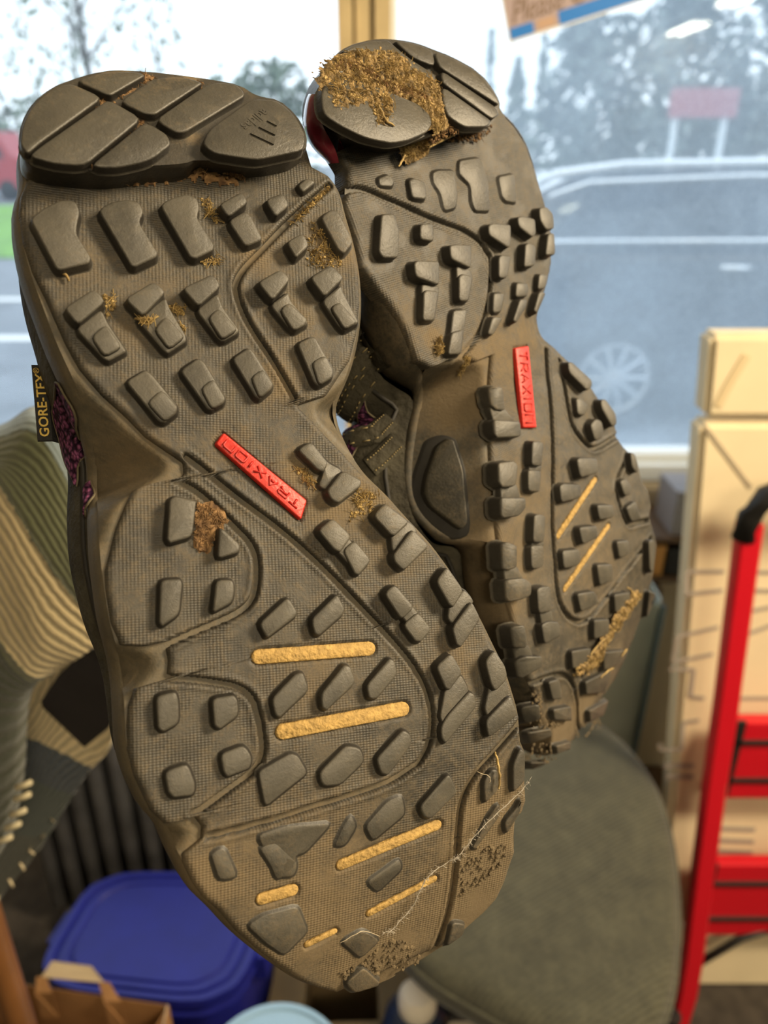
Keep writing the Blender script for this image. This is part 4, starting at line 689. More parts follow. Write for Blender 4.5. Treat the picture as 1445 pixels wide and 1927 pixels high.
# ---------------------------------------------------------------- room shell
WY = 1.50                                      # inner face of the window wall
M['wall'] = mat('cream_paint', (.70, .60, .42), .8, vary=.06, scale=6, bump=.1, bscale=200)
M['ceil'] = mat('ceiling_white', (.75, .73, .68), .9)
M['floor'] = mat('dark_carpet', (.055, .045, .035), .95, vary=.35, scale=30, bump=.6, bscale=300)
M['frame'] = mat('window_alu', (.72, .76, .78), .4, vary=.05)
M['wood'] = mat('ochre_wood', (.64, .50, .27), .55, vary=.12, scale=20)
M['asphalt'] = mat('asphalt', (.20, .22, .25), .8, vary=.2, scale=3)
def room():
    def b(name, lo, hi, m, bev=0):
        mb = MB(); mb.box(lo, hi, bev=bev); return struct(mb.build(name, m))
    b('floor', (-3.5, -7.5, -.1), (4.5, WY+.12, 0), M['floor'])
    b('ceiling', (-3.5, -7.5, 2.75), (4.5, WY+.12, 2.85), M['ceil'])
    b('wall_back', (-3.5, -7.6, 0), (4.5, -7.5, 2.75), M['wall'])
    b('wall_left', (-3.6, -7.5, 0), (-3.5, WY+.12, 2.75), M['wall'])
    b('wall_right', (4.5, -7.5, 0), (4.6, WY+.12, 2.75), M['wall'])
    zs = .855; zt = 2.25
    b('wall_front', (-3.5, WY, 0), (4.5, WY+.12, zs-.03), M['wall'])
    b('trim_1', (-3.5, WY, zt), (4.5, WY+.12, 2.75), M['wall'])
    b('trim_2', (-3.5, WY, zs-.03), (-2.2, WY+.12, zt), M['wall'])
    b('trim_3', (2.6, WY, zs-.03), (4.5, WY+.12, zt), M['wall'])
    x0 = at(635, 40, WY-.02).x; x1 = at(735, 40, WY-.02).x
    mb = MB(); w = x1-x0
    for a, c, d in ((0, .28, .0), (.28, .34, .03), (.34, .62, .008), (.62, .70, .03), (.70, 1, .0)):
        mb.box((x0+a*w, WY-.02+d, zs-.01), (x0+c*w, WY+.1, zt))
    struct(mb.build('trim_4', M['wood']))
    def glass(nm, haze):
        g = bpy.data.materials.new(nm); g.use_nodes = True; nt = g.node_tree; nt.nodes.clear()
        out = nt.nodes.new('ShaderNodeOutputMaterial'); tr = nt.nodes.new('ShaderNodeBsdfTransparent'); gl = nt.nodes.new('ShaderNodeBsdfGlossy')
        tl = nt.nodes.new('ShaderNodeBsdfTranslucent'); m1 = nt.nodes.new('ShaderNodeMixShader'); m2 = nt.nodes.new('ShaderNodeMixShader')
        tr.inputs['Color'].default_value = (.96, .98, .98, 1); gl.inputs['Roughness'].default_value = .02
        tl.inputs['Color'].default_value = (.74, .87, 1, 1)
        tc = nt.nodes.new('ShaderNodeTexCoord').outputs['Object']
        n1 = noise(nt, tc, 3.2, 5); n2 = noise(nt, tc, 160, 4, .75)
        f = math_node(nt, 'ADD', math_node(nt, 'MULTIPLY', ramp(nt, n1, .3, .75), .16), math_node(nt, 'MULTIPLY', ramp(nt, n2, .4, .8), .15))
        f = math_node(nt, 'MULTIPLY', math_node(nt, 'ADD', f, .22), haze)
        nt.links.new(f, m1.inputs['Fac']); nt.links.new(tr.outputs[0], m1.inputs[1]); nt.links.new(tl.outputs[0], m1.inputs[2])
        m2.inputs['Fac'].default_value = .05; nt.links.new(m1.outputs[0], m2.inputs[1]); nt.links.new(gl.outputs[0], m2.inputs[2])
        nt.links.new(m2.outputs[0], out.inputs['Surface'])
        return g
    for k, (a, c) in enumerate(((-2.2, x0+.01), (x1-.01, 2.6))):
        w = bpy.data.objects.new('window_%d' % (k+1), None); col.objects.link(w); struct(w)
        w.location = ((a+c)/2, WY+.03, zs); org = Vector(w.location)
        fr = MB(); t = .035
        for lo, hi in (((a, WY-.005, zs-.03), (c, WY+.09, zs+.004)), ((a, WY+.02, zs+.004), (c, WY+.07, zs+.022)), ((a, WY+.01, zt-t), (c, WY+.07, zt)), ((a, WY+.01, zs), (a+t*.6, WY+.07, zt)), ((c-t*.3, WY+.02, zs), (c, WY+.06, zt))):
            fr.box(Vector(lo)-org, Vector(hi)-org, bev=.003)
        fr.build('window_frame', M['frame'], w)
        gm = MB(); V = [(a, WY+.05, zs+.01), (c, WY+.05, zs+.01), (c, WY+.05, zt-.02), (a, WY+.05, zt-.02)]; gm.add([Vector(v)-org for v in V], [(0, 1, 2, 3)])
        gm.build('pane', glass('dirty_glass' if k else 'clear_glass', (.35, 1.15)[k]), w)
room()

# ---------------------------------------------------------------- outdoors
def outdoors():
    GZ = -.12
    mb = MB(); mb.box((-60, WY+.14, GZ-.2), (70, 120, GZ)); struct(mb.build('road', M['asphalt']))
    gm = mat('verge_grass', (.16, .34, .05), .9, vary=.3, scale=2)
    mb = MB(); mb.box((-40, 13.2, GZ), (-3.2, 27, GZ+.03)); o = mb.build('verge', gm); struct(o)
    lm = mat('road_paint', (.75, .76, .76), .7)
    for i, Y in enumerate((7.1, 9.2)):
        mb = MB(); mb.box((-9, Y, GZ), (-1.4, Y+.22, GZ+.004)); mb.build('painted_line', lm)['kind'] = 'structure'
    # parked car
    body = mat('car_paint', (.030, .045, .075), .22, coat=.6); dark = mat('car_glass', (.03, .038, .05), .08); chrome = mat('car_chrome', (.85, .88, .92), .25, metal=.6); tyre = mat('tyre', (.02, .02, .022), .8); alloy = mat('alloy', (.5, .54, .6), .35, metal=.5)
    CY = 4.55
    left = at(985, 300, CY).x
    car = thing('car', 'dark blue car parked side-on outside the window', 'car', (left+2, CY+.9, GZ)); org = Vector(car.location)
    X = lambda x: left+x
    zr = lambda z: z if z < 1.0 else 1.0+(z-1.0)*.78
    prof_ = [(-.05, .25), (-.12, .70), (0.0, .98), (.10, 1.30), (.30, 1.415), (.7, 1.46), (1.5, 1.475), (2.3, 1.45), (2.75, 1.36), (3.4, 1.0), (4.3, .88), (4.5, .6), (4.45, .22)]
    mb = MB(); n = len(prof_)
    rows = [(0, 1.0), (.03, 1.0)]
    def ring(y, inset, zlow): return [(X(x+(inset if x < 2 else -inset)), CY+y, zr(z)-(inset*.6 if z > 1.1 else 0)) for x, z in prof_]
    rings = [[(p[0]*1.0, p[1]+(.12 if p[2] > 1.05 else 0), p[2]) for p in ring(.05, .06, 0)], [(p[0], p[1]+(.16 if p[2] > 1.05 else 0), p[2]) for p in ring(0, 0, 0)], [(p[0], p[1]-(.16 if p[2] > 1.05 else 0), p[2]) for p in ring(1.75, 0, 0)]]
    rings = rings[1:]
    V = [v for r in rings for v in r]
    mb.add([Vector(v)-org for v in V], [tuple(range(n)), tuple(range(n, 2*n))]+[(k, (k+1) % n, n+(k+1) % n, n+k) for k in range(n)])
    mb.build('body', body, car, angle=30)
    for poly in ([(.18, 1.02), (.26, 1.27), (.42, 1.35), (1.25, 1.40), (1.25, 1.02)], [(1.33, 1.02), (1.33, 1.40), (2.1, 1.385), (2.6, 1.29), (2.95, 1.02)]):
        mb = MB(); mb.prism([Vector((X(x), CY+.155 if z > 1.05 else CY-.004, zr(z)))-org for x, z in poly], (0, -.012, 0)); mb.build('window', dark, car)
    mb = MB(); mb.tube([Vector((X(x), CY+.2, zr(z)))-org for x, z in ((.10, 1.36), (.22, 1.44), (.6, 1.50), (1.5, 1.52), (2.4, 1.49), (2.6, 1.44))], .022, 8); mb.build('roof_rail', chrome, car, smooth=True)
    mb = MB(); mb.tube([Vector((X(x), CY+.135, zr(z)))-org for x, z in ((.12, 1.2), (.2, 1.30), (.40, 1.385), (1.3, 1.43), (2.2, 1.41), (2.62, 1.30))], .014, 8); mb.build('window_trim', chrome, car, smooth=True)
    mb = MB(); mb.tube([Vector((X(x), CY-.012, z))-org for x, z in ((.1, 1.0), (1.4, 1.005), (1.75, 1.0))], .014, 8); mb.build('window_trim', chrome, car, smooth=True)
    for x in (at(1150, 740, CY).x-left, 3.45):
        ax = Matrix.Rotation(math.pi/2, 3, 'X'); c = Vector((X(x), CY+.02, .22))-org
        mb = MB(); mb.lathe([(.20, -.02), (.21, .03), (.31, .035), (.335, .0), (.335, -.18), (.2, -.2)], c, 32, ax); wh = mb.build('wheel', tyre, car, angle=40)
        mb = MB()
        for k in range(10):
            a = k*math.pi/5; mb.tube([c+Vector((.03*math.cos(a), -.03, .03*math.sin(a))), c+Vector((.2*math.cos(a), -.025, .2*math.sin(a)))], .014, 5)
        mb.lathe([(.0, .05), (.05, .045), (.05, 0)], c, 16, ax); mb.lathe([(.19, .03), (.215, .035), (.215, 0)], c, 32, ax); mb.build('alloy_rim', alloy, wh, angle=40)
    mb = MB(); mb.tube([Vector((X(x), CY-.02, z))-org for x, z in ((1.15, .86), (1.32, .86))], .018, 8); mb.build('door_handle', chrome, car, smooth=True)
    # red van far left
    red = mat('van_red', (.42, .045, .055), .5)
    c = at(0, 330, 30); van = thing('van', 'red van far across the road at the left edge', 'van', (c.x, 30, GZ)); org = Vector(van.location)
    mb = MB(); mb.prism([Vector((x, 0, z)) for x, z in ((-3.6, .4), (-3.6, 1.9), (-3.4, 2.25), (.1, 2.25), (.5, 1.5), (.95, 1.3), (1.0, .4))], (0, 1.9, 0)); mb.build('body', red, van)
    mb = MB(); mb.prism([Vector((x, -.01, z)) for x, z in ((-.8, 1.4), (-.8, 2.0), (.0, 2.0), (.25, 1.4))], (0, -.02, 0)); mb.build('window', dark, van)
    for x in (-2.7, .2):
        mb = MB(); mb.lathe([(0, .03), (.3, .03), (.36, 0), (.36, -.2)], (x, .02, .36), 20, Matrix.Rotation(math.pi/2, 3, 'X')); mb.build('wheel', tyre, van, smooth=True)
    # red board on posts beyond the car
    c = at(1320, 222, 10.5); redb = mat('board_red', (.36, .10, .12), .6); sg = thing('sign_board', 'small red board on posts beyond the parked car', 'sign', (c.x, 10.5, GZ))
    zc = c.z-GZ; mb = MB(); mb.box((-.41, -.03, zc), (.41, .03, zc+.32), bev=.01); mb.build('board', redb, sg)
    for x in (-.3, .3): mb = MB(); mb.tube([(x, .06, 0), (x, .06, zc+.28)], .04, 8); mb.build('post', M['frame'], sg)
    # trees and bushes
    bark = mat('bark', (.10, .085, .07), .9, vary=.3, scale=4)
    greens = [mat('leaf_pale', (.16, .20, .15), .9, vary=.3, scale=3), mat('leaf_grey', (.15, .18, .165), .9, vary=.35, scale=3), mat('leaf_dark', (.085, .105, .095), .9, vary=.3, scale=3)]
    def crown(mb, n, fn, s):
        for i in range(n):
            p = Vector(fn()); a = Vector((random.gauss(0, 1), random.gauss(0, 1), random.gauss(0, 1))).normalized(); b_ = a.orthogonal().normalized(); c_ = a.cross(b_); q = s*random.uniform(.5, 1.3)
            mb.add([p+b_*q, p+c_*q*.7, p-b_*q, p-c_*q*.7], [(0, 1, 2, 3)])
    def tree(px, base_py, top_py, half, Y, n, m, label, kind='tree', trunk=.012, cone=False, leaf=9, low=.25, gr=None, lean=0):
        c = at(px, base_py, Y); g0 = GZ
        top = at(px, top_py, Y).z; base = c.z; k = at(px+half, base_py, Y).x-c.x
        h = top-g0
        t = thing(kind, label, kind, (c.x, Y, g0), gr or {'tree': 'trees outside the window', 'bush': 'bushes outside the window', 'conifer': 'hazy conifers outside the window'}[kind])
        u = at(px+1, base_py, Y).x-c.x
        tr = MB(); tr.tube([(lean*h*f*f+random.uniform(-.05, .05), random.uniform(-.05, .05), h*f) for f in (0, .2, .45, .7, .93)], [h*trunk*(1-.75*f) for f in (0, .2, .45, .7, .93)], 8)
        for i in range(9):
            f = .35+.06*i; a = i*2.4; tr.tube([(lean*h*f*f, 0, h*f), (lean*h*f*f+k*.5*math.cos(a), k*.5*math.sin(a), h*(f+.1)), (lean*h*f*f+k*.8*math.cos(a), k*.7*math.sin(a), h*(f+.16))], [h*trunk*.35, h*trunk*.2, h*trunk*.08], 5)
        tr.build('trunk', bark, t, smooth=True)
        cl = [(random.uniform(-1, 1), random.uniform(-1, 1), random.uniform(low, 1)) for _ in range(26)]
        def fn():
            a = random.choice(cl); f = min(1, max(low*.8, a[2]+random.gauss(0, .07)))
            wd = (1-f)*1.1+.05 if cone else (1-.5*abs(f-.6))
            return (lean*h*f*f+k*wd*(a[0]*.85+random.gauss(0, .16)), k*wd*(a[1]*.85+random.gauss(0, .16)), h*f)
        cr = MB(); crown(cr, n, fn, u*leaf); stuff(cr.build('foliage', m, t))
    tree(168, 140, -260, 120, 15, 420, greens[0], 'tall bare tree, twin trunks dark against the sky, left pane', trunk=.017, leaf=7, low=.45)
    tree(148, 140, -200, 70, 19.5, 120, greens[0], 'slimmer bare tree just left of the tall one', trunk=.009, leaf=7, low=.5)
    tree(295, 160, -180, 70, 23.5, 420, greens[0], 'pale bare tree right of the tall trunks, left pane', trunk=.006, leaf=7, low=.35)
    tree(70, 180, -30, 60, 27.5, 160, greens[0], 'small pale tree at the left edge of the window', trunk=.005, leaf=8, low=.4)
    tree(20, 260, 168, 110, 42, 700, greens[0], 'grey green bush low at the left edge, above the red van', 'bush', .02, low=.1, leaf=10)
    tree(160, 260, 190, 110, 52, 500, greens[0], 'low pale bush behind the left heel', 'bush', .02, low=.1, leaf=10)
    tree(520, 260, 118, 110, 34, 900, greens[0], 'rounded pale bush between the two heels', 'bush', .02, low=.1, leaf=9)
    tree(420, 260, 160, 90, 44, 500, greens[0], 'low bush left of the rounded one between heels', 'bush', .02, low=.1, leaf=9)
    for i, (px, tp, hf) in enumerate(((860, 160, 40), (915, 60, 34), (965, 110, 40), (1010, 70, 46), (790, 190, 40))):
        tree(px, 280, tp, hf*1.2, (26, 33, 37.5, 24, 42)[i], 420, greens[0], ['small hazy conifer behind the right heel', 'tallest hazy conifer left of the poster corner', 'hazy conifer under the poster corner', 'hazy conifer right of the poster corner', 'lowest hazy conifer near the mullion'][i], 'conifer', .01, True, 8, .05)
    tree(1130, 300, 30, 130, 14, 1500, greens[1], 'broad grey tree above the parked car, centre right', 'tree', .012, leaf=12, low=.25)
    tree(1290, 300, -60, 120, 18.5, 1300, greens[2], 'darker tall tree above the parked car', 'tree', .012, leaf=12, low=.25)
    tree(1420, 300, -20, 110, 23, 1100, greens[1], 'grey tree at the right edge of the window', 'tree', .012, leaf=12, low=.25)
    for i, px in enumerate((1010, 1110, 1230, 1350, 1460)):
        tree(px, 290, 205+8*(i % 2), 90, 29+i*6.5, 600, greens[1], ['grey hedge bush nearest the right heel', 'second grey hedge bush from the right heel', 'grey hedge bush under the dark tall tree', 'grey hedge bush beside the red board', 'grey hedge bush at the right edge of the window'][i], 'bush', .02, low=.05, leaf=10)
outdoors()

# ---------------------------------------------------------------- things in the room
def poster():
    bl = at(958, 83, 1.538); br = at(1236, -6, 1.538); tl = at(945, 0, 1.538)
    ex = (br-bl).normalized(); ey = Vector((0, -1, 0)).cross(ex)*-1
    if ey.z < 0: ey = -ey
    nrm = Vector((0, -1, 0))
    t = thing('poster', 'peach paper notice with a blue bar, taped crooked to the window', 'poster', bl)
    S = .297/297
    def sheet(x0, y0, x1, y1, z, mt, name, par, th=.0004):
        mb = MB(); mb.prism([ex*x+ey*y+nrm*z for x, y in ((x0, y0), (x1, y0), (x1, y1), (x0, y1))], nrm*th); return mb.build(name, mt, par)
    paper = mat('poster_white', (.85, .85, .82), .6); peach = mat('poster_peach', (.45, .35, .36), .6); blue = mat('poster_blue', (.0, .20, .70), .5); ink = mat('poster_ink', (.20, .13, .08), .6); buff = mat('poster_buff', (.55, .36, .25), .6)
    sh = sheet(0, 0, .42, .297, 0, paper, 'sheet', t)
    u = (br-bl).length/291
    sheet(4*u, 5*u, .416, .292, .0006, peach, 'ground', sh, .0002)
    sheet(5*u, 5*u, 52*u, 25*u, .0009, blue, 'blue_bar', sh, .0002); sheet(102*u, 4*u, .415, 28*u, .0009, blue, 'blue_bar', sh, .0002)
    sheet(60*u, 8*u, 94*u, 24*u, .0009, buff, 'faded_patch', sh, .0002)
    V, F = font_mesh('Please C', 1, .002, .35, 0, .95); V[:, 0] -= V[:, 0].min(); k = 150*u/np.ptp(V[:, 0])
    raw('lettering', [ex*(14*u+v[0]*k)+ey*(47*u+v[1]*k*1.25)+nrm*(.0012+v[2]*.05) for v in V], F, ink, sh, False)
poster()

def carton():
    card = mat('cream_cardboard', (.78, .66, .44), .75, vary=.05, scale=9); line = mat('grey_print', (.40, .36, .31), .7); seam = mat('card_seam', (.42, .35, .25), .9); smudge = mat('smudge', (.66, .53, .32), .8)
    yb, yt = .955, 1.09
    top = at(1340, 630, yt); zt = top.z
    t = thing('carton', 'tall cream cardboard carton with grey line drawings under the window', 'carton', (at(1340, 630, yt).x+.25, yb+.1, 0))
    org = Vector(t.location)
    xl_t = top.x; xl_b = xl_t-.0; w = .5; th = .05
    lean = lambda z: yb+(yt-yb)*z/zt
    P = lambda x, z, d=0.: Vector((xl_t+x+.062*(1-z/zt), lean(z)+d, z))-org
    zs = at(1322, 795, lean(1.05)).z
    for nm, z0, z1, x0 in (('body', 0, zs-.004, -.004), ('top_panel', zs+.004, zt, 0)):
        bm = bmesh.new(); vs = [bm.verts.new(P(x, z, d)) for z in (z0, z1) for x, d in ((x0, 0), (w, 0), (w, th), (x0, th))]
        for f in ((0, 1, 2, 3), (4, 5, 6, 7), (0, 1, 5, 4), (1, 2, 6, 5), (2, 3, 7, 6), (3, 0, 4, 7)): bm.faces.new([vs[i] for i in f])
        bmesh.ops.bevel(bm, geom=bm.edges[:], offset=.008, segments=3, affect='EDGES'); mb = MB(); mb.bm(bm); bd = mb.build(nm, card, t, angle=40)
        if nm == 'body': body = bd
    def ray(px, py):
        q = at(px, py, lean(.9))
        for _ in range(8): q = at(px, py, lean(q.z))
        return q-org+Vector((0, -.0012, 0))
    def strokes(lines, r, name, m=line):
        mb = MB()
        for ln in lines:
            pts = [ray(*p) for p in ln]
            for a, b_ in zip(pts[:-1], pts[1:]):
                d = (b_-a).normalized(); n = d.cross(Vector((0, -1, 0))).normalized()*r
                mb.prism([a+n, b_+n, b_-n, a-n], (0, -.0008, 0))
        return mb.build(name, m, body)
    strokes([[(1325, 801), (1412, 917)]], .0026, 'flap_edge', seam)
    strokes([[(1405, 668), (1385, 700), (1365, 735), (1350, 765)]], .006, 'scuff', smudge)
    q = lambda x, y: (1180+x/3.853, 960+y/3.853)
    for ln in ([q(700, 442), q(432, 442), q(428, 605), q(690, 578)], [q(660, 845), q(365, 912), q(330, 1100), q(620, 1040)], [q(300, 1150), q(480, 1150), q(455, 1350), q(560, 1360)], [q(520, 1520), q(405, 1535), q(390, 1735), q(240, 1735), q(235, 1690)],
               [q(940, 448), q(1100, 448)], [q(930, 580), q(1100, 585)], [q(905, 725), q(1100, 690)], [q(885, 890), q(1100, 810)], [q(820, 1360), q(1100, 1360)]): strokes([ln], .0035, 'line_drawing')
    for ln in ([q(265, 1850), q(480, 1850)], [q(280, 1925), q(480, 1930)], [(1352, 1558), (1420, 1560)], [(1350, 1580), (1418, 1583)], [(1348, 1600), (1415, 1603)]): strokes([ln], .005, 'line_drawing')
carton()

def ladder():
    red = mat('ladder_red', (.62, .004, .016), .4, coat=.2); black = mat('ladder_black', (.012, .011, .010), .5); foot = mat('rubber_tip', (.72, .66, .52), .5)
    t = thing('step_ladder', 'red folding step ladder with black grips in front of the cream carton', 'ladder', (at(1300, 1800, .885).x+.2, .885, 0)); org = Vector(t.location)
    ys = lambda z: .885+.09*z
    def P(px, py, d=0.):
        q = at(px, py, .85)
        for _ in range(8): q = at(px, py, ys(q.z)+d)
        return q-org
    def rail(shift):
        mb = MB(); pts = [P(*p) for p in ((1412, 985), (1390, 1150), (1368, 1320), (1345, 1480), (1322, 1650), (1305, 1790), (1292, 1870), (1268, 1960))]
        pts.append(Vector((pts[-1].x-.025, pts[-1].y-.01, .03)))
        w = .0165; V = []
        for i, p in enumerate(pts):
            d = (pts[min(i+1, len(pts)-1)]-pts[max(i-1, 0)]).normalized(); n = Vector((d.z, 0, -d.x)).normalized()
            if n.x < 0: n = -n
            V += [p+Vector((shift, 0, 0))+n*a+Vector((0, b_, 0)) for a, b_ in ((-w, -.007), (-w+.004, -.011), (w-.004, -.011), (w, -.007), (w, .012), (-w, .012))]
        F = [(i*6+k, i*6+(k+1) % 6, (i+1)*6+(k+1) % 6, (i+1)*6+k) for i in range(len(pts)-1) for k in range(6)]+[tuple(range(6)), tuple(range(len(V)-6, len(V)))]
        mb.add(V, F); r = mb.build('rail', red, t, angle=40)
        fm = MB(); e = pts[-1]+Vector((shift, 0, 0)); fm.tube([e+Vector((.004, 0, .02)), Vector((e.x-.004, e.y, .0))], .017, 12); fm.build('rubber_foot', black, r, angle=40)
    rail(0); rail(.36)
    # hoop grip across the top
    a = P(1412, 990); mb = MB(); mb.tube([a+Vector(v) for v in ((-.006, 0, -.02), (-.004, 0, .015), (.012, 0, .045), (.05, 0, .062), (.18, 0, .066), (.31, 0, .062), (.348, 0, .045), (.364, 0, .015), (.366, 0, -.02))], .017, 12); mb.build('grip', black, t, smooth=True)
    for y0, y1 in ((1358, 1512), (1625, 1772)):
        A = P(1386-(y0-1358)*.19, y0, .02); B = P(1386-(y1-1358)*.19, y1, .02); h = A.z-B.z
        x0 = A.x; x1 = x0+.305; mb = MB()
        mb.box((x0, A.y-.004, B.z), (x1, A.y+.02, A.z), bev=.004); st = mb.build('step', red, t)
        mb = MB()
        for lo, hi in (((x0-.004, A.y-.009, B.z+.012), (x0+.012, A.y-.003, A.z+.006)), ((x0, A.y-.009, A.z-h*.26), (x1, A.y-.003, A.z-h*.26+.008)), ((x0, A.y-.009, B.z+h*.24), (x1, A.y-.003, B.z+h*.24+.008))): mb.box(lo, hi, bev=.001)
        mb.build('tread_border', black, st)
        mb = MB(); mb.tube([(x0-.012, A.y-.014, B.z+.012), (x0-.012, A.y+.01, B.z+.012)], .008, 12); mb.build('pivot', foot, st)
    mb = MB(); mb.tube([P(1310, 1815, .03), P(1395, 1765, .03), P(1395, 1765, .03)+Vector((.12, .02, .03))], .007, 8); mb.build('brace', black, t, smooth=True)
ladder()

def office_chair():
    fab = bpy.data.materials.new('green_weave'); fab.use_nodes = True; nt = fab.node_tree; b = nt.nodes['Principled BSDF']; b.inputs['Roughness'].default_value = .95; b.inputs['Sheen Weight'].default_value = .25
    tc = nt.nodes.new('ShaderNodeTexCoord').outputs['Object']
    w = nt.nodes.new('ShaderNodeTexWave'); w.inputs['Scale'].default_value = 46; w.inputs['Distortion'].default_value = .8; w.inputs['Detail'].default_value = 2; w.inputs['Detail Scale'].default_value = 6
    mp = nt.nodes.new('ShaderNodeMapping'); mp.inputs['Rotation'].default_value = (0, 0, 1.05); nt.links.new(tc, mp.inputs['Vector']); nt.links.new(mp.outputs[0], w.inputs['Vector'])
    c = mix_col(nt, ramp(nt, noise(nt, tc, 16, 8, .7), .36, .66), (.024, .023, .013), (.072, .068, .040)); c = mix_col(nt, math_node(nt, 'MULTIPLY', w.outputs['Fac'], .45), c, (.13, .125, .08))
    c = mix_col(nt, math_node(nt, 'MULTIPLY', ramp(nt, noise(nt, tc, 130, 4, .7), .42, .66), .5), c, (.022, .022, .014))
    nt.links.new(c, b.inputs['Base Color'])
    bp = nt.nodes.new('ShaderNodeBump'); bp.inputs['Strength'].default_value = .4; bp.inputs['Distance'].default_value = .002; nt.links.new(w.outputs['Fac'], bp.inputs['Height']); nt.links.new(bp.outputs['Normal'], b.inputs['Normal'])
    black = mat('chair_plastic', (.018, .017, .016), .5); chrome = mat('chair_chrome', (.6, .58, .52), .25, metal=.9)
    Z = .50
    out = [(800, 1815), (735, 1740), (735, 1600), (790, 1470), (880, 1385), (990, 1345), (1105, 1336), (1165, 1368), (1240, 1455), (1270, 1550), (1284, 1670), (1280, 1800), (1262, 1890), (1215, 1965), (1120, 1990), (1010, 1935), (900, 1872)]
    pts = np.array([atz(px, py, Z)[:2] for px, py in out]); c = pts.mean(0)
    t = thing('office_chair', 'dark green fabric seat of an office chair behind the shoe toes', 'chair', (c[0], c[1], 0)); q = resample(chaikin(ccw(pts-c), 3), 96)
    n = normals2(q, 3); V = []; rg = [(-.030, -.075), (-.006, -.072), (.001, -.055), (.001, -.028), (-.005, -.012), (-.016, -.003), (-.04, .002), (-.09, .006)]
    for o_, z in rg: V += [(p[0]+m[0]*o_, p[1]+m[1]*o_, Z+z) for p, m in zip(q, n)]
    V += [(p[0]*.3, p[1]*.3, Z+.004) for p in q]; k = 96; F = [(i*k+j, i*k+(j+1) % k, (i+1)*k+(j+1) % k, (i+1)*k+j) for i in range(len(rg)) for j in range(k)]+[tuple(len(rg)*k+j for j in range(k)), tuple(range(k))]
    mb = MB(); mb.add(V, F); st = mb.build('seat', fab, t, smooth=True)
    mb = MB(); mb.tube([(p[0]+m[0]*.0015, p[1]+m[1]*.0015, Z-.03) for p, m in zip(np.vstack([q, q[:2]]), np.vstack([n, n[:2]]))], .0035, 6, False); mb.build('piping', fab, st, smooth=True)
    mb = MB(); mb.box((-.12, -.12, Z-.11), (.12, .12, Z-.072), bev=.015); mb.build('seat_plate', black, t, angle=40)
    mb = MB(); mb.tube([(0, 0, .08), (0, 0, Z-.1)], .025, 16); mb.build('column', black, t, angle=40)
    for i in range(5):
        a = i*2*math.pi/5+.3; d = Vector((math.cos(a), math.sin(a), 0)); mb = MB(); mb.tube([d*.02+Vector((0, 0, .11)), d*.16+Vector((0, 0, .095)), d*.24+Vector((0, 0, .07))], [.022, .018, .014], 10); lg = mb.build('leg', black, t, smooth=True)
        mb = MB(); e = d*.24; s_ = Vector((-d.y, d.x, 0)); mb.tube([e-s_*.02+Vector((0, 0, .027)), e+s_*.02+Vector((0, 0, .027))], .027, 16); mb.tube([e+Vector((0, 0, .05)), e+Vector((0, 0, .075))], .008, 8); mb.build('caster', black, lg, angle=40)
    mb = MB(); A = atz(850, 1897, Z-.08); B = atz(952, 1912, Z-.08); o2 = Vector((c[0], c[1], 0)); mb.tube([Vector((.0, .0, Z-.09)), A-o2, B-o2], .007, 10); lv = mb.build('lever', black, t, smooth=True)
    mb = MB(); mb.lathe([(0, -.005), (.012, -.004), (.018, .004), (.018, .014), (.012, .02), (0, .021)], B-o2, 20); mb.build('lever_knob', chrome, lv, smooth=True)
office_chair()

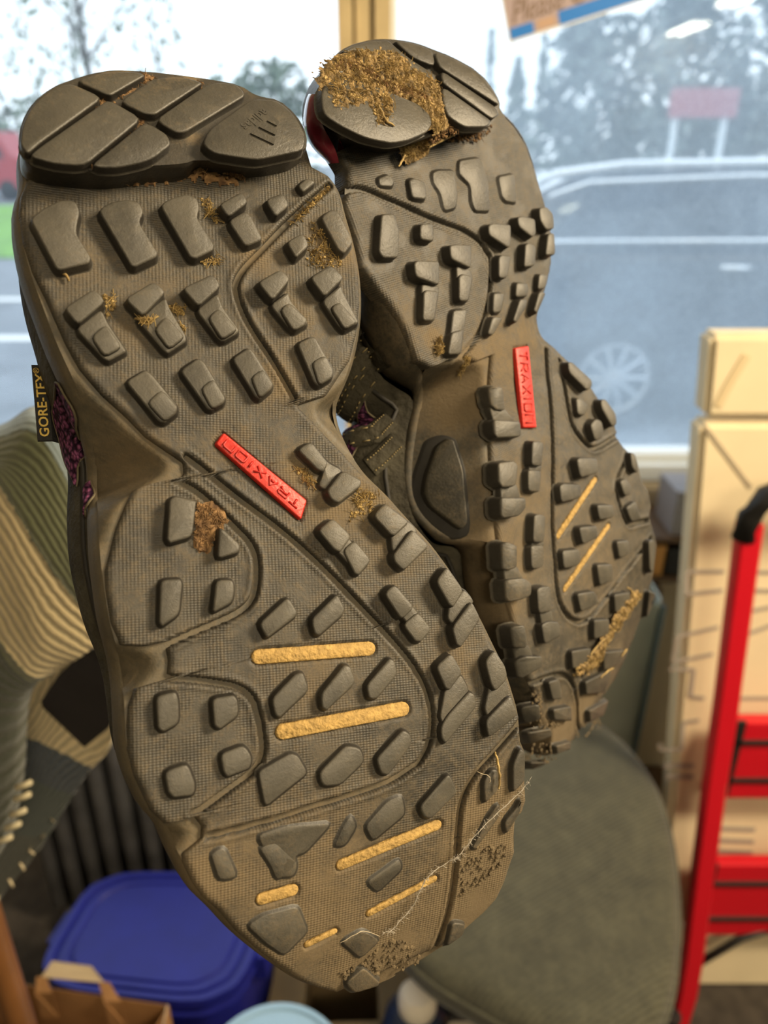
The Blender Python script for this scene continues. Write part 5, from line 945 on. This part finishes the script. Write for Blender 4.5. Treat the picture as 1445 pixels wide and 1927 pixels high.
def storage():
    tub = mat('grey_green_plastic', (.30, .32, .27), .35, vary=.15, scale=8); rim = mat('tub_edge', (.10, .14, .15), .4)
    Y = 1.18; a = at(1085, 1140, Y); b_ = at(1256, 1140, Y); zt = a.z; c = (a+b_)/2
    t = thing('storage_tub', 'grey green plastic tub standing behind the right toe', 'tub', (c.x, Y+.065, 0)); w = (b_.x-a.x)/2
    mb = MB(); V = []; n = 24
    def ringp(s, z, d=.062): return [(math.copysign(abs(math.cos(k*2*math.pi/n))**.35, math.cos(k*2*math.pi/n))*w*s, math.copysign(abs(math.sin(k*2*math.pi/n))**.35, math.sin(k*2*math.pi/n))*d*s, z) for k in range(n)]
    for s, z in ((.8, 0), (.84, .01), (.97, zt-.03), (1.0, zt-.012), (.99, zt), (.93, zt-.002), (.9, zt-.03), (.78, .02)): V += ringp(s, z)
    F = [(i*n+k, i*n+(k+1) % n, (i+1)*n+(k+1) % n, (i+1)*n+k) for i in range(7) for k in range(n)]+[tuple(range(n)), tuple(range(7*n, 8*n))]
    mb.add(V, F); mb.build('body', tub, t, angle=35)
    mb = MB(); mb.tube([(w*.985, -.05, zt-.01), (w*.90, -.048, .25), (w*.84, -.044, .02)], .006, 8); mb.build('corner_strip', rim, t, smooth=True)
    # low shelf under the window with a few things on it
    wood = mat('brown_shelf', (.13, .075, .04), .6, vary=.2, scale=15)
    Y = 1.34; zA = at(1262, 1012, Y).z; zB = at(1262, 1088, Y).z; x0 = at(1214, 1012, Y).x; x1 = x0+.6
    s = thing('shelf_unit', 'low brown wooden shelf under the window, beside the carton', 'shelf', (x0+.3, Y+.07, 0)); org = Vector(s.location)
    for z in (zA, zB, .05):
        mb = MB(); mb.box(Vector((x0, Y, z-.012))-org, Vector((x1, Y+.15, z))-org, bev=.002); mb.build('board', wood, s)
    for x in (x0, x1-.015):
        mb = MB(); mb.box(Vector((x, Y, 0))-org, Vector((x+.015, Y+.15, zA-.012))-org); mb.build('side_panel', wood, s)
    def boxthing(name, label, cat, px0, px1, y0, zb, ztop, m, d=.1):
        a = at(px0, 1050, y0).x; b2 = at(px1, 1050, y0).x
        q = thing(name, label, cat, ((a+b2)/2, y0+d/2, zb)); h = ztop-zb; w2 = (b2-a)/2
        mb = MB(); mb.box((-w2, -d/2, 0), (w2, d/2, h*.86), bev=.003); mb.build('body', m, q)
        mb = MB(); mb.box((-w2-.001, -d/2-.001, h*.86), (w2+.001, d/2+.001, h), bev=.002); mb.build('lid', m, q)
    boxthing('file_box', 'grey file box on the shelf under the window sill', 'box', 1254, 1330, Y+.01, zA, at(1280, 918, Y+.03).z, mat('lilac_grey', (.27, .25, .26), .7))
    boxthing('small_box', 'orange box on the lower shelf board beside the shoe', 'box', 1226, 1251, Y+.01, zB, zA-.024, mat('orange_card', (.62, .30, .08), .6))
    boxthing('black_box', 'black box beside the orange one on the shelf', 'box', 1256, 1330, Y+.01, zB, zA-.03, mat('black_card', (.012, .012, .013), .5))
    boxthing('brown_box', 'brown box at the bottom of the shelf', 'box', 1220, 1256, Y+.01, .05, zB-.03, mat('brown_card', (.15, .07, .03), .7))
    # radiator
    rad = mat('grey_enamel', (.07, .07, .073), .4, vary=.35, scale=14, metal=.2)
    Y = 1.13; xa = at(70, 1500, Y).x; xb = at(430, 1500, Y).x
    r = thing('radiator', 'grey ribbed oil radiator standing behind the blue storage box', 'radiator', ((xa+xb)/2, Y, 0)); n = 9; st_ = (xb-xa)/n; ox = r.location.x
    for i in range(n):
        x = xa+st_*(i+.5)-ox; mb = MB()
        mb.add([(x+math.copysign(abs(math.cos(a_))**.7, math.cos(a_))*st_*.47*s, math.copysign(abs(math.sin(a_))**.7, math.sin(a_))*.06*s, z) for z, s in ((.05, .6), (.07, 1), (.62, 1), (.65, .6)) for a_ in [k*math.pi/8 for k in range(16)]], [(j*16+k, j*16+(k+1) % 16, (j+1)*16+(k+1) % 16, (j+1)*16+k) for j in range(3) for k in range(16)]+[tuple(range(16)), tuple(range(48, 64))]); mb.build('column', rad, r, angle=40)
    for z in (.12, .58): mb = MB(); mb.tube([(xa-ox+.01, 0, z), (xb-ox-.01, 0, z)], .022, 12); mb.build('pipe', rad, r, smooth=True)
    for x in (xa-ox+st_, xb-ox-st_): mb = MB(); mb.tube([(x, -.09, .02), (x, -.06, .05), (x, .06, .05), (x, .09, .02)], .012, 10); mb.build('foot', rad, r, smooth=True)
storage()

def blue_box():
    blue = mat('blue_plastic', (.007, .011, .21), .5, vary=.1, scale=20)
    Z = .36; c4 = [atz(*p, Z) for p in ((50, 1852), (437, 1895), (538, 1645), (180, 1638))]; c = sum(c4, Vector())/4
    t = thing('storage_box', 'blue plastic storage box with a rimmed lid on the floor', 'box', (c.x, c.y, 0)); q0 = [Vector((p.x-c.x, p.y-c.y, 0)) for p in c4]
    def rr(s, z, rad=.16):
        P = chaikin(np.array([(p.x*s, p.y*s) for p in q0]), 3, q=rad); return [(a, b_, z) for a, b_ in P]
    def loft(rings, m, name, par):
        n = len(rings[0]); V = [v for r in rings for v in r]; mb = MB()
        mb.add(V, [(i*n+k, i*n+(k+1) % n, (i+1)*n+(k+1) % n, (i+1)*n+k) for i in range(len(rings)-1) for k in range(n)]+[tuple(range(n)), tuple(range(len(V)-n, len(V)))]); return mb.build(name, m, par, angle=35)
    loft([rr(.86, 0), rr(.88, .01), rr(.95, Z-.045), rr(1.0, Z-.043), rr(1.0, Z-.034), rr(.95, Z-.033), rr(.95, Z-.02)], blue, 'body', t)
    ld = loft([rr(1.0, Z-.02), rr(1.01, Z-.008), rr(1.0, Z), rr(.93, Z), rr(.915, Z-.006), rr(.89, Z-.006), rr(.875, Z-.001), rr(.80, Z-.001), rr(.785, Z-.004), rr(.77, Z-.004), rr(.755, Z-.0005)], blue, 'lid', t)
    for s in (-1, 1):
        a = (q0[1]+q0[2])/2*s if s > 0 else (q0[0]+q0[3])/2; d = (q0[2]-q0[1]).normalized(); nn = Vector((d.y, -d.x, 0)); nn = nn if nn.dot(a) > 0 else -nn
        mb = MB(); mb.prism([a+d*e+nn*f+Vector((0, 0, Z-.012)) for e, f in ((-.03, -.004), (.03, -.004), (.026, .014), (-.026, .014))], (0, 0, -.05)); mb.build('clip', blue, ld)
blue_box()

def paper_bag():
    kraft = mat('kraft_paper', (.30, .15, .055), .8, vary=.15, scale=20); pale = mat('pale_paper', (.80, .66, .46), .7)
    Z = .44; A = atz(-120, 1830, Z); B = atz(318, 1893, Z); d = (B-A).normalized(); n = Vector((d.y, -d.x, 0)); n = n if n.y < 0 else -n
    c = (A+B)/2+n*.045; t = thing('paper_bag', 'brown paper carrier bag with pale flat handle, bottom left', 'bag', (c.x, c.y, 0)); L = (B-A).length/2; W = .045
    def P(u, v, z): return d*u*L+n*v*W+Vector((0, 0, z))
    mb = MB(); ring = [(-1, -1), (1, -1), (1.0, 0), (1, 1), (-1, 1), (-1.0, 0)]; V = []
    for z, g in ((0, 1), (.02, 1), (Z-.06, .9), (Z, .93)): V += [P(u*(g if v == 0 else 1), v, z+(-.006 if v == 0 and z == Z else 0)+random.uniform(-.002, .002)*(z > .1)) for u, v in ring]
    mb.add(V, [(i*6+k, i*6+(k+1) % 6, (i+1)*6+(k+1) % 6, (i+1)*6+k) for i in range(3) for k in range(6)]+[tuple(range(6))]); bg_ = mb.build('body', kraft, t)
    sm = bg_.modifiers.new('paper', 'SOLIDIFY'); sm.thickness = .0012
    mb = MB(); mb.prism([P(.985, -1, Z+.003), P(1.02, -.2, Z-.004), P(.99, .6, Z-.05), P(.93, -.6, Z-.05)], Vector((.001, -.001, 0))); mb.build('folded_corner', pale, t)
    o2 = Vector((c.x, c.y, 0)); hp = [atz(82, 1868, Z)-o2, atz(78, 1838, Z+.012)-o2, atz(98, 1808, Z+.035)-o2, atz(172, 1818, Z+.035)-o2, atz(196, 1848, Z+.012)-o2, atz(212, 1884, Z)-o2]
    mb = MB(); mb.prism([hp[1], hp[2], hp[3], hp[4]], Vector((0, .0, -.002))); mb.build('handle', pale, t)
    for a, b_, dz in ((hp[0], hp[1], .03), (hp[5], hp[4], .03)):
        e = Vector((.011, 0, 0)); lo = Vector((a.x, a.y, Z-.05)); mb = MB(); mb.prism([lo-e, a-e, b_-e*.6, b_+e*.6, a+e, lo+e], Vector((0, -.0015, -.001))); mb.build('handle_leg', kraft, t)
paper_bag()

def clutter():
    # tub with a pale blue lid
    pale = mat('pale_blue_plastic', (.26, .42, .60), .5, vary=.05); white = mat('tub_white', (.7, .7, .66), .5)
    Z = .46; c = atz(512, 2030, Z); r = (atz(655, 1960, Z).x-atz(375, 1960, Z).x)/2
    t = thing('lidded_tub', 'round tub with a pale blue lid at the bottom edge', 'tub', (c.x, c.y, 0)); mb = MB(); mb.lathe([(0, 0), (r*.86, 0), (r*.88, .01), (r*.95, Z-.03)], (0, 0, 0), 48); mb.build('body', white, t, angle=40)
    mb = MB(); mb.lathe([(r*.96, Z-.035), (r, Z-.03), (r, Z-.006), (r*.985, Z), (r*.92, Z), (r*.90, Z-.004), (r*.4, Z-.003), (.0001, Z-.003)], (0, 0, 0), 48); mb.build('lid', pale, t, angle=40)
    # cardboard box on the floor
    card = mat('brown_cardboard', (.24, .17, .085), .85, vary=.15, scale=14)
    Z = .22; P4 = [atz(560, 1930, Z), atz(720, 1925, Z), atz(712, 1800, Z), atz(580, 1800, Z)]; c = sum(P4, Vector())/4
    t = thing('cardboard_box', 'open brown cardboard box on the floor below the toe', 'box', (c.x, c.y, 0)); P4 = [p-Vector((c.x, c.y, 0)) for p in P4]
    for i in range(4):
        a, b_ = P4[i], P4[(i+1) % 4]; n = Vector(((b_-a).y, -(b_-a).x, 0)).normalized(); mb = MB(); mb.prism([Vector((a.x, a.y, 0)), Vector((b_.x, b_.y, 0)), b_, a], n*-.004); mb.build('side', card, t)
        mb = MB(); m_ = (b_-a)*.04; mb.prism([a+m_, b_-m_, b_-m_*2+n*.055+Vector((0, 0, -.018)), a+m_*2+n*.055+Vector((0, 0, -.018))], (0, 0, .003)); mb.build('flap', card, t)
    mb = MB(); mb.prism([Vector((p.x, p.y, .002)) for p in P4], (0, 0, .003)); mb.build('bottom', card, t)
    # bottle
    dk = mat('dark_blue_plastic', (.018, .03, .065), .3); lt = mat('clear_blue_plastic', (.16, .26, .42), .2); wh = mat('white_cap', (.82, .74, .62), .4)
    b0 = atz(786, 1868, .40); t = thing('plastic_bottle', 'dark blue bottle with a white cap under the left toe', 'bottle', (b0.x, b0.y, 0))
    mb = MB(); mb.lathe([(0, 0), (.046, 0), (.050, .01), (.050, .32), (.046, .345), (.030, .365), (.022, .372)], (0, 0, 0), 32); bd = mb.build('body', dk, t, angle=50)
    mb = MB(); V = [(.0508*math.cos(a_), .0508*math.sin(a_), z) for z in (.16, .33) for a_ in [-2.6+k*.1 for k in range(14)]]; mb.add(V, [(k, k+1, 14+k+1, 14+k) for k in range(13)]); lb = mb.build('label_sleeve', lt, bd, smooth=True); sm = lb.modifiers.new('thick', 'SOLIDIFY'); sm.thickness = .001
    mb = MB(); mb.lathe([(.024, .366), (.027, .370), (.027, .392), (.021, .402), (0, .404)], (0, 0, 0), 24); mb.build('cap', wh, t, angle=40)
    # white block by the chair
    p = atz(905, 1950, .38); t = thing('plastic_canister', 'white plastic canister below the edge of the green seat', 'canister', (p.x, p.y, 0))
    mb = MB(); mb.box((-.045, -.03, 0), (.045, .03, .37), bev=.012); mb.build('body', wh, t, angle=40)
    mb = MB(); mb.lathe([(.018, .368), (.02, .37), (.02, .385), (.012, .39), (0, .39)], (.02, 0, 0), 20); mb.build('cap', wh, t, angle=40)
    # wooden stand that carries the blanket
    wood = mat('orange_wood', (.17, .07, .02), .45, vary=.25, scale=12)
    b0 = at(-14, 1760, .50); t = thing('wooden_stand', 'orange brown wooden post of the stand under the plaid blanket', 'stand', (b0.x, .50, 0))
    mb = MB(); mb.tube([(0, 0, .02), (0, 0, 1.26)], .014, 16); mb.build('post', wood, t, angle=40)
    mb = MB(); mb.tube([(-.2, 0, 1.245), (.055, -.03, 1.245)], .012, 12); mb.build('rail', wood, t, angle=40)
    for a in (.4, 2.5, 4.6): mb = MB(); mb.tube([(0, 0, .05), (.08*math.cos(a), .08*math.sin(a), .012)], [.014, .011], 10); mb.build('foot', wood, t, angle=40)
clutter()

def blanket():
    t = thing('blanket', 'woollen plaid throw in green, cream and blue hanging at the left', 'blanket', tuple(at(60, 1000, .42)))
    org = Vector(t.location)
    def wool(name, stops, ribs, ang, rib_cols=.5):
        m = bpy.data.materials.new(name); m.use_nodes = True; nt = m.node_tree; b = nt.nodes['Principled BSDF']; b.inputs['Roughness'].default_value = .95; b.inputs['Sheen Weight'].default_value = .3
        uv = nt.nodes.new('ShaderNodeUVMap').outputs[0]; sx = nt.nodes.new('ShaderNodeSeparateXYZ'); nt.links.new(uv, sx.inputs[0]); tc = nt.nodes.new('ShaderNodeTexCoord').outputs['Object']
        r = nt.nodes.new('ShaderNodeValToRGB'); r.color_ramp.interpolation = 'CONSTANT'
        wob = math_node(nt, 'ADD', sx.outputs[0], math_node(nt, 'MULTIPLY', math_node(nt, 'SUBTRACT', noise(nt, tc, 260, 2), .5), .025))
        nt.links.new(wob, r.inputs['Fac']); e = r.color_ramp.elements
        e[0].position = 0; e[0].color = (*stops[0][1], 1); e[1].position = stops[1][0]; e[1].color = (*stops[1][1], 1)
        for p, c in stops[2:]: q = e.new(p); q.color = (*c, 1)
        ph = math_node(nt, 'ADD', math_node(nt, 'MULTIPLY', sx.outputs[0], ribs*math.cos(ang)), math_node(nt, 'MULTIPLY', sx.outputs[1], ribs*math.sin(ang)))
        ph = math_node(nt, 'ADD', ph, math_node(nt, 'MULTIPLY', noise(nt, tc, 90, 2), .7))
        s_ = math_node(nt, 'MULTIPLY', math_node(nt, 'ADD', math_node(nt, 'SINE', math_node(nt, 'MULTIPLY', ph, 6.283)), 1), .5)
        fz = noise(nt, tc, 700, 4, .7)
        c = mix_col(nt, math_node(nt, 'MULTIPLY', ramp(nt, s_, .45, .02), rib_cols), r.outputs[0], (.045, .042, .028)); c = mix_col(nt, math_node(nt, 'MULTIPLY', ramp(nt, fz, .5, .8), .25), c, (.34, .31, .22))
        nt.links.new(c, b.inputs['Base Color'])
        h = math_node(nt, 'ADD', math_node(nt, 'MULTIPLY', s_, .8), math_node(nt, 'MULTIPLY', fz, .6))
        bp = nt.nodes.new('ShaderNodeBump'); bp.inputs['Strength'].default_value = .8; bp.inputs['Distance'].default_value = .002; nt.links.new(h, bp.inputs['Height']); nt.links.new(bp.outputs['Normal'], b.inputs['Normal'])
        return m
    green = (.16, .175, .09); beige = (.72, .58, .33); bluegrey = (.34, .42, .42); dkgreen = (.04, .048, .028); navy = (.025, .045, .075)
    m1 = wool('plaid_fold', [(0, (.30, .33, .26)), (.05, bluegrey), (.15, green), (.36, (.10, .11, .075)), (.375, beige), (.62, (.14, .14, .08)), (.64, dkgreen)], 40, 0.0, .5)
    m2 = wool('plaid_drape', [(0, beige), (.14, beige), (.36, navy), (.55, (.03, .055, .045)), (.75, dkgreen)], 20, .9, .55)
    def cloth(name, rows, mtl, nu=50, nv=60, th=.004, ripple=.0):
        """rows: lines of (px, py, depth) from one edge of the cloth to the other"""
        Pw = [[at(*p) for p in r] for r in rows]
        def cat(P, t_):
            n = len(P); x = t_*(n-1); i = min(int(x), n-2); f = x-i; p0, p1, p2, p3 = P[max(i-1, 0)], P[i], P[i+1], P[min(i+2, n-1)]
            return .5*((2*p1)+(p2-p0)*f+(2*p0-5*p1+4*p2-p3)*f*f+(3*p1-p0-3*p2+p3)*f**3)
        V = []; UV = []
        for j in range(nv):
            v = j/(nv-1); C = [cat(r, v) for r in Pw]
            for i in range(nu):
                u = i/(nu-1); p = cat(C, u)-org; p.y += ripple*math.sin(u*19+v*5)*math.sin(v*3.1); V.append(p); UV.append((u, v))
        F = [(j*nu+i, j*nu+i+1, (j+1)*nu+i+1, (j+1)*nu+i) for j in range(nv-1) for i in range(nu-1)]
        o = raw(name, V, F, mtl, t); uvl = o.data.uv_layers.new(name='UVMap')
        for lp in o.data.loops: uvl.data[lp.index].uv = UV[lp.vertex_index]
        sm = o.modifiers.new('thick', 'SOLIDIFY'); sm.thickness = th; return o
    cloth('fold', [
        [(-110, 830, .47), (0, 800, .46), (75, 768, .45), (150, 870, .44), (205, 1040, .43), (222, 1185, .42)],
        [(-110, 845, .44), (0, 812, .43), (70, 795, .42), (132, 890, .415), (188, 1050, .41), (218, 1188, .412)],
        [(-110, 880, .425), (-20, 868, .415), (40, 880, .405), (105, 965, .40), (165, 1085, .40), (213, 1192, .41)],
        [(-120, 880, .42), (-40, 880, .41), (10, 935, .40), (70, 1030, .395), (135, 1120, .40), (208, 1196, .41)],
        [(-130, 950, .42), (-50, 985, .405), (0, 1055, .395), (40, 1130, .392), (85, 1205, .395), (150, 1238, .405)],
        [(-130, 1060, .42), (-60, 1100, .405), (-20, 1180, .395), (20, 1240, .395), (62, 1275, .40), (100, 1268, .41)],
        [(-130, 1300, .42), (-80, 1330, .41), (-40, 1330, .40), (0, 1330, .40), (36, 1330, .405), (58, 1310, .415)],
        [(-130, 1560, .43), (-90, 1560, .42), (-60, 1540, .41), (-20, 1520, .41), (20, 1490, .412), (46, 1455, .42)],
        [(-130, 1700, .44), (-100, 1690, .43), (-70, 1670, .42), (-40, 1640, .42), (-5, 1615, .42), (28, 1560, .43)]], m1, 80, 60, .004, .0015)
    cloth('drape', [
        [(-60, 1180, .47), (60, 1190, .462), (140, 1200, .455), (238, 1205, .45)],
        [(-60, 1300, .47), (50, 1330, .462), (130, 1330, .457), (212, 1392, .452)],
        [(-60, 1400, .47), (40, 1400, .462), (95, 1425, .458), (165, 1455, .455)],
        [(-60, 1480, .475), (30, 1480, .465), (85, 1500, .461), (128, 1512, .46)],
        [(-60, 1640, .48), (-20, 1610, .475), (20, 1600, .47), (70, 1605, .467)],
        [(-80, 1790, .49), (-60, 1760, .485), (-40, 1730, .48), (-10, 1700, .475)]], m2, 60, 50, .003)
    mb = MB()
    for i in range(12):
        f = i/11; p = at(226-f*230, 1345+f*340, .4535+f*.02)-org; mb.tube([p, p+Vector((random.uniform(-.002, .002), -.001, -.004)), p+Vector((random.uniform(-.003, .003), -.001, -.008))], .0012, 5)
    stuff(mb.build('edge_stitching', mat('cream_wool', (.55, .46, .30), .9), t, smooth=True))
    mb = MB()
    for x, y in ((46, 1478), (44, 1500), (36, 1530), (26, 1555), (10, 1580)):
        p = at(x, y, .405)-org; mb.tube([p+Vector((.005, 0, .003)), p, p-Vector((.006, 0, .002))], .0022, 7)
    stuff(mb.build('hem_stitches', mat('cream_yarn', (.60, .52, .34), .9), t, smooth=True))
    lb = MB(); G = [[at(*p)-org for p in r] for r in ([(160, 1222, .447), (250, 1212, .444)], [(110, 1270, .4465), (240, 1300, .4435)], [(78, 1318, .446), (205, 1368, .443)], [(82, 1330, .446), (160, 1405, .4435)])]
    lb.grid(G); l_ = lb.build('label_tag', mat('black_satin', (.014, .011, .011), .6, bump=.2, bscale=500), t); sm = l_.modifiers.new('thick', 'SOLIDIFY'); sm.thickness = .0012
blanket()

def ceiling_lights():
    tube = bpy.data.materials.new('lit_tube'); tube.use_nodes = True; b = tube.node_tree.nodes['Principled BSDF']; b.inputs['Emission Color'].default_value = (1, 1, .78, 1); b.inputs['Emission Strength'].default_value = 70
    white = mat('lamp_housing', (.8, .8, .78), .5)
    for i, (px, py, ln) in enumerate(((1293, 54, .9), (1400, -6, .9))):
        w = at(px, py, WY+.05); d = w-Vector((0, 0, EYE)); d.y = -d.y; k = (2.70-w.z)/d.z; q = w+d*k
        if q.y < -7.2: k = (-7.0-w.y)/d.y; q = w+d*k
        t = thing('ceiling_light', ['lit fluorescent light mirrored in the window, lower right of the poster', 'lit fluorescent light mirrored at the top edge of the window'][i], 'lamp', (q.x, q.y, q.z), 'fluorescent ceiling lights')
        mb = MB(); mb.box((-.12, -ln/2, .01), (.12, ln/2, 2.75-q.z if 2.75-q.z < .2 else .06), bev=.008); mb.build('housing', white, t)
        for x in (-.06, .06): mb = MB(); mb.tube([(x, -ln/2+.03, 0), (x, ln/2-.03, 0)], .02, 12); mb.build('tube', tube, t, smooth=True)
        if 2.75-q.z >= .2:
            mb = MB(); mb.tube([(0, 0, .05), (0, 0, 2.75-q.z)], .008, 8); mb.build('drop_rod', white, t)
ceiling_lights()

# ---------------------------------------------------------------- the pair of shoes
build_shoe('L', 'left-hand shoe of the pair, sole facing forward, red strip slanting and four long tan slots', left_logo)
build_shoe('R', 'right-hand shoe of the pair, half hidden, heel caked in yellow straw', None)
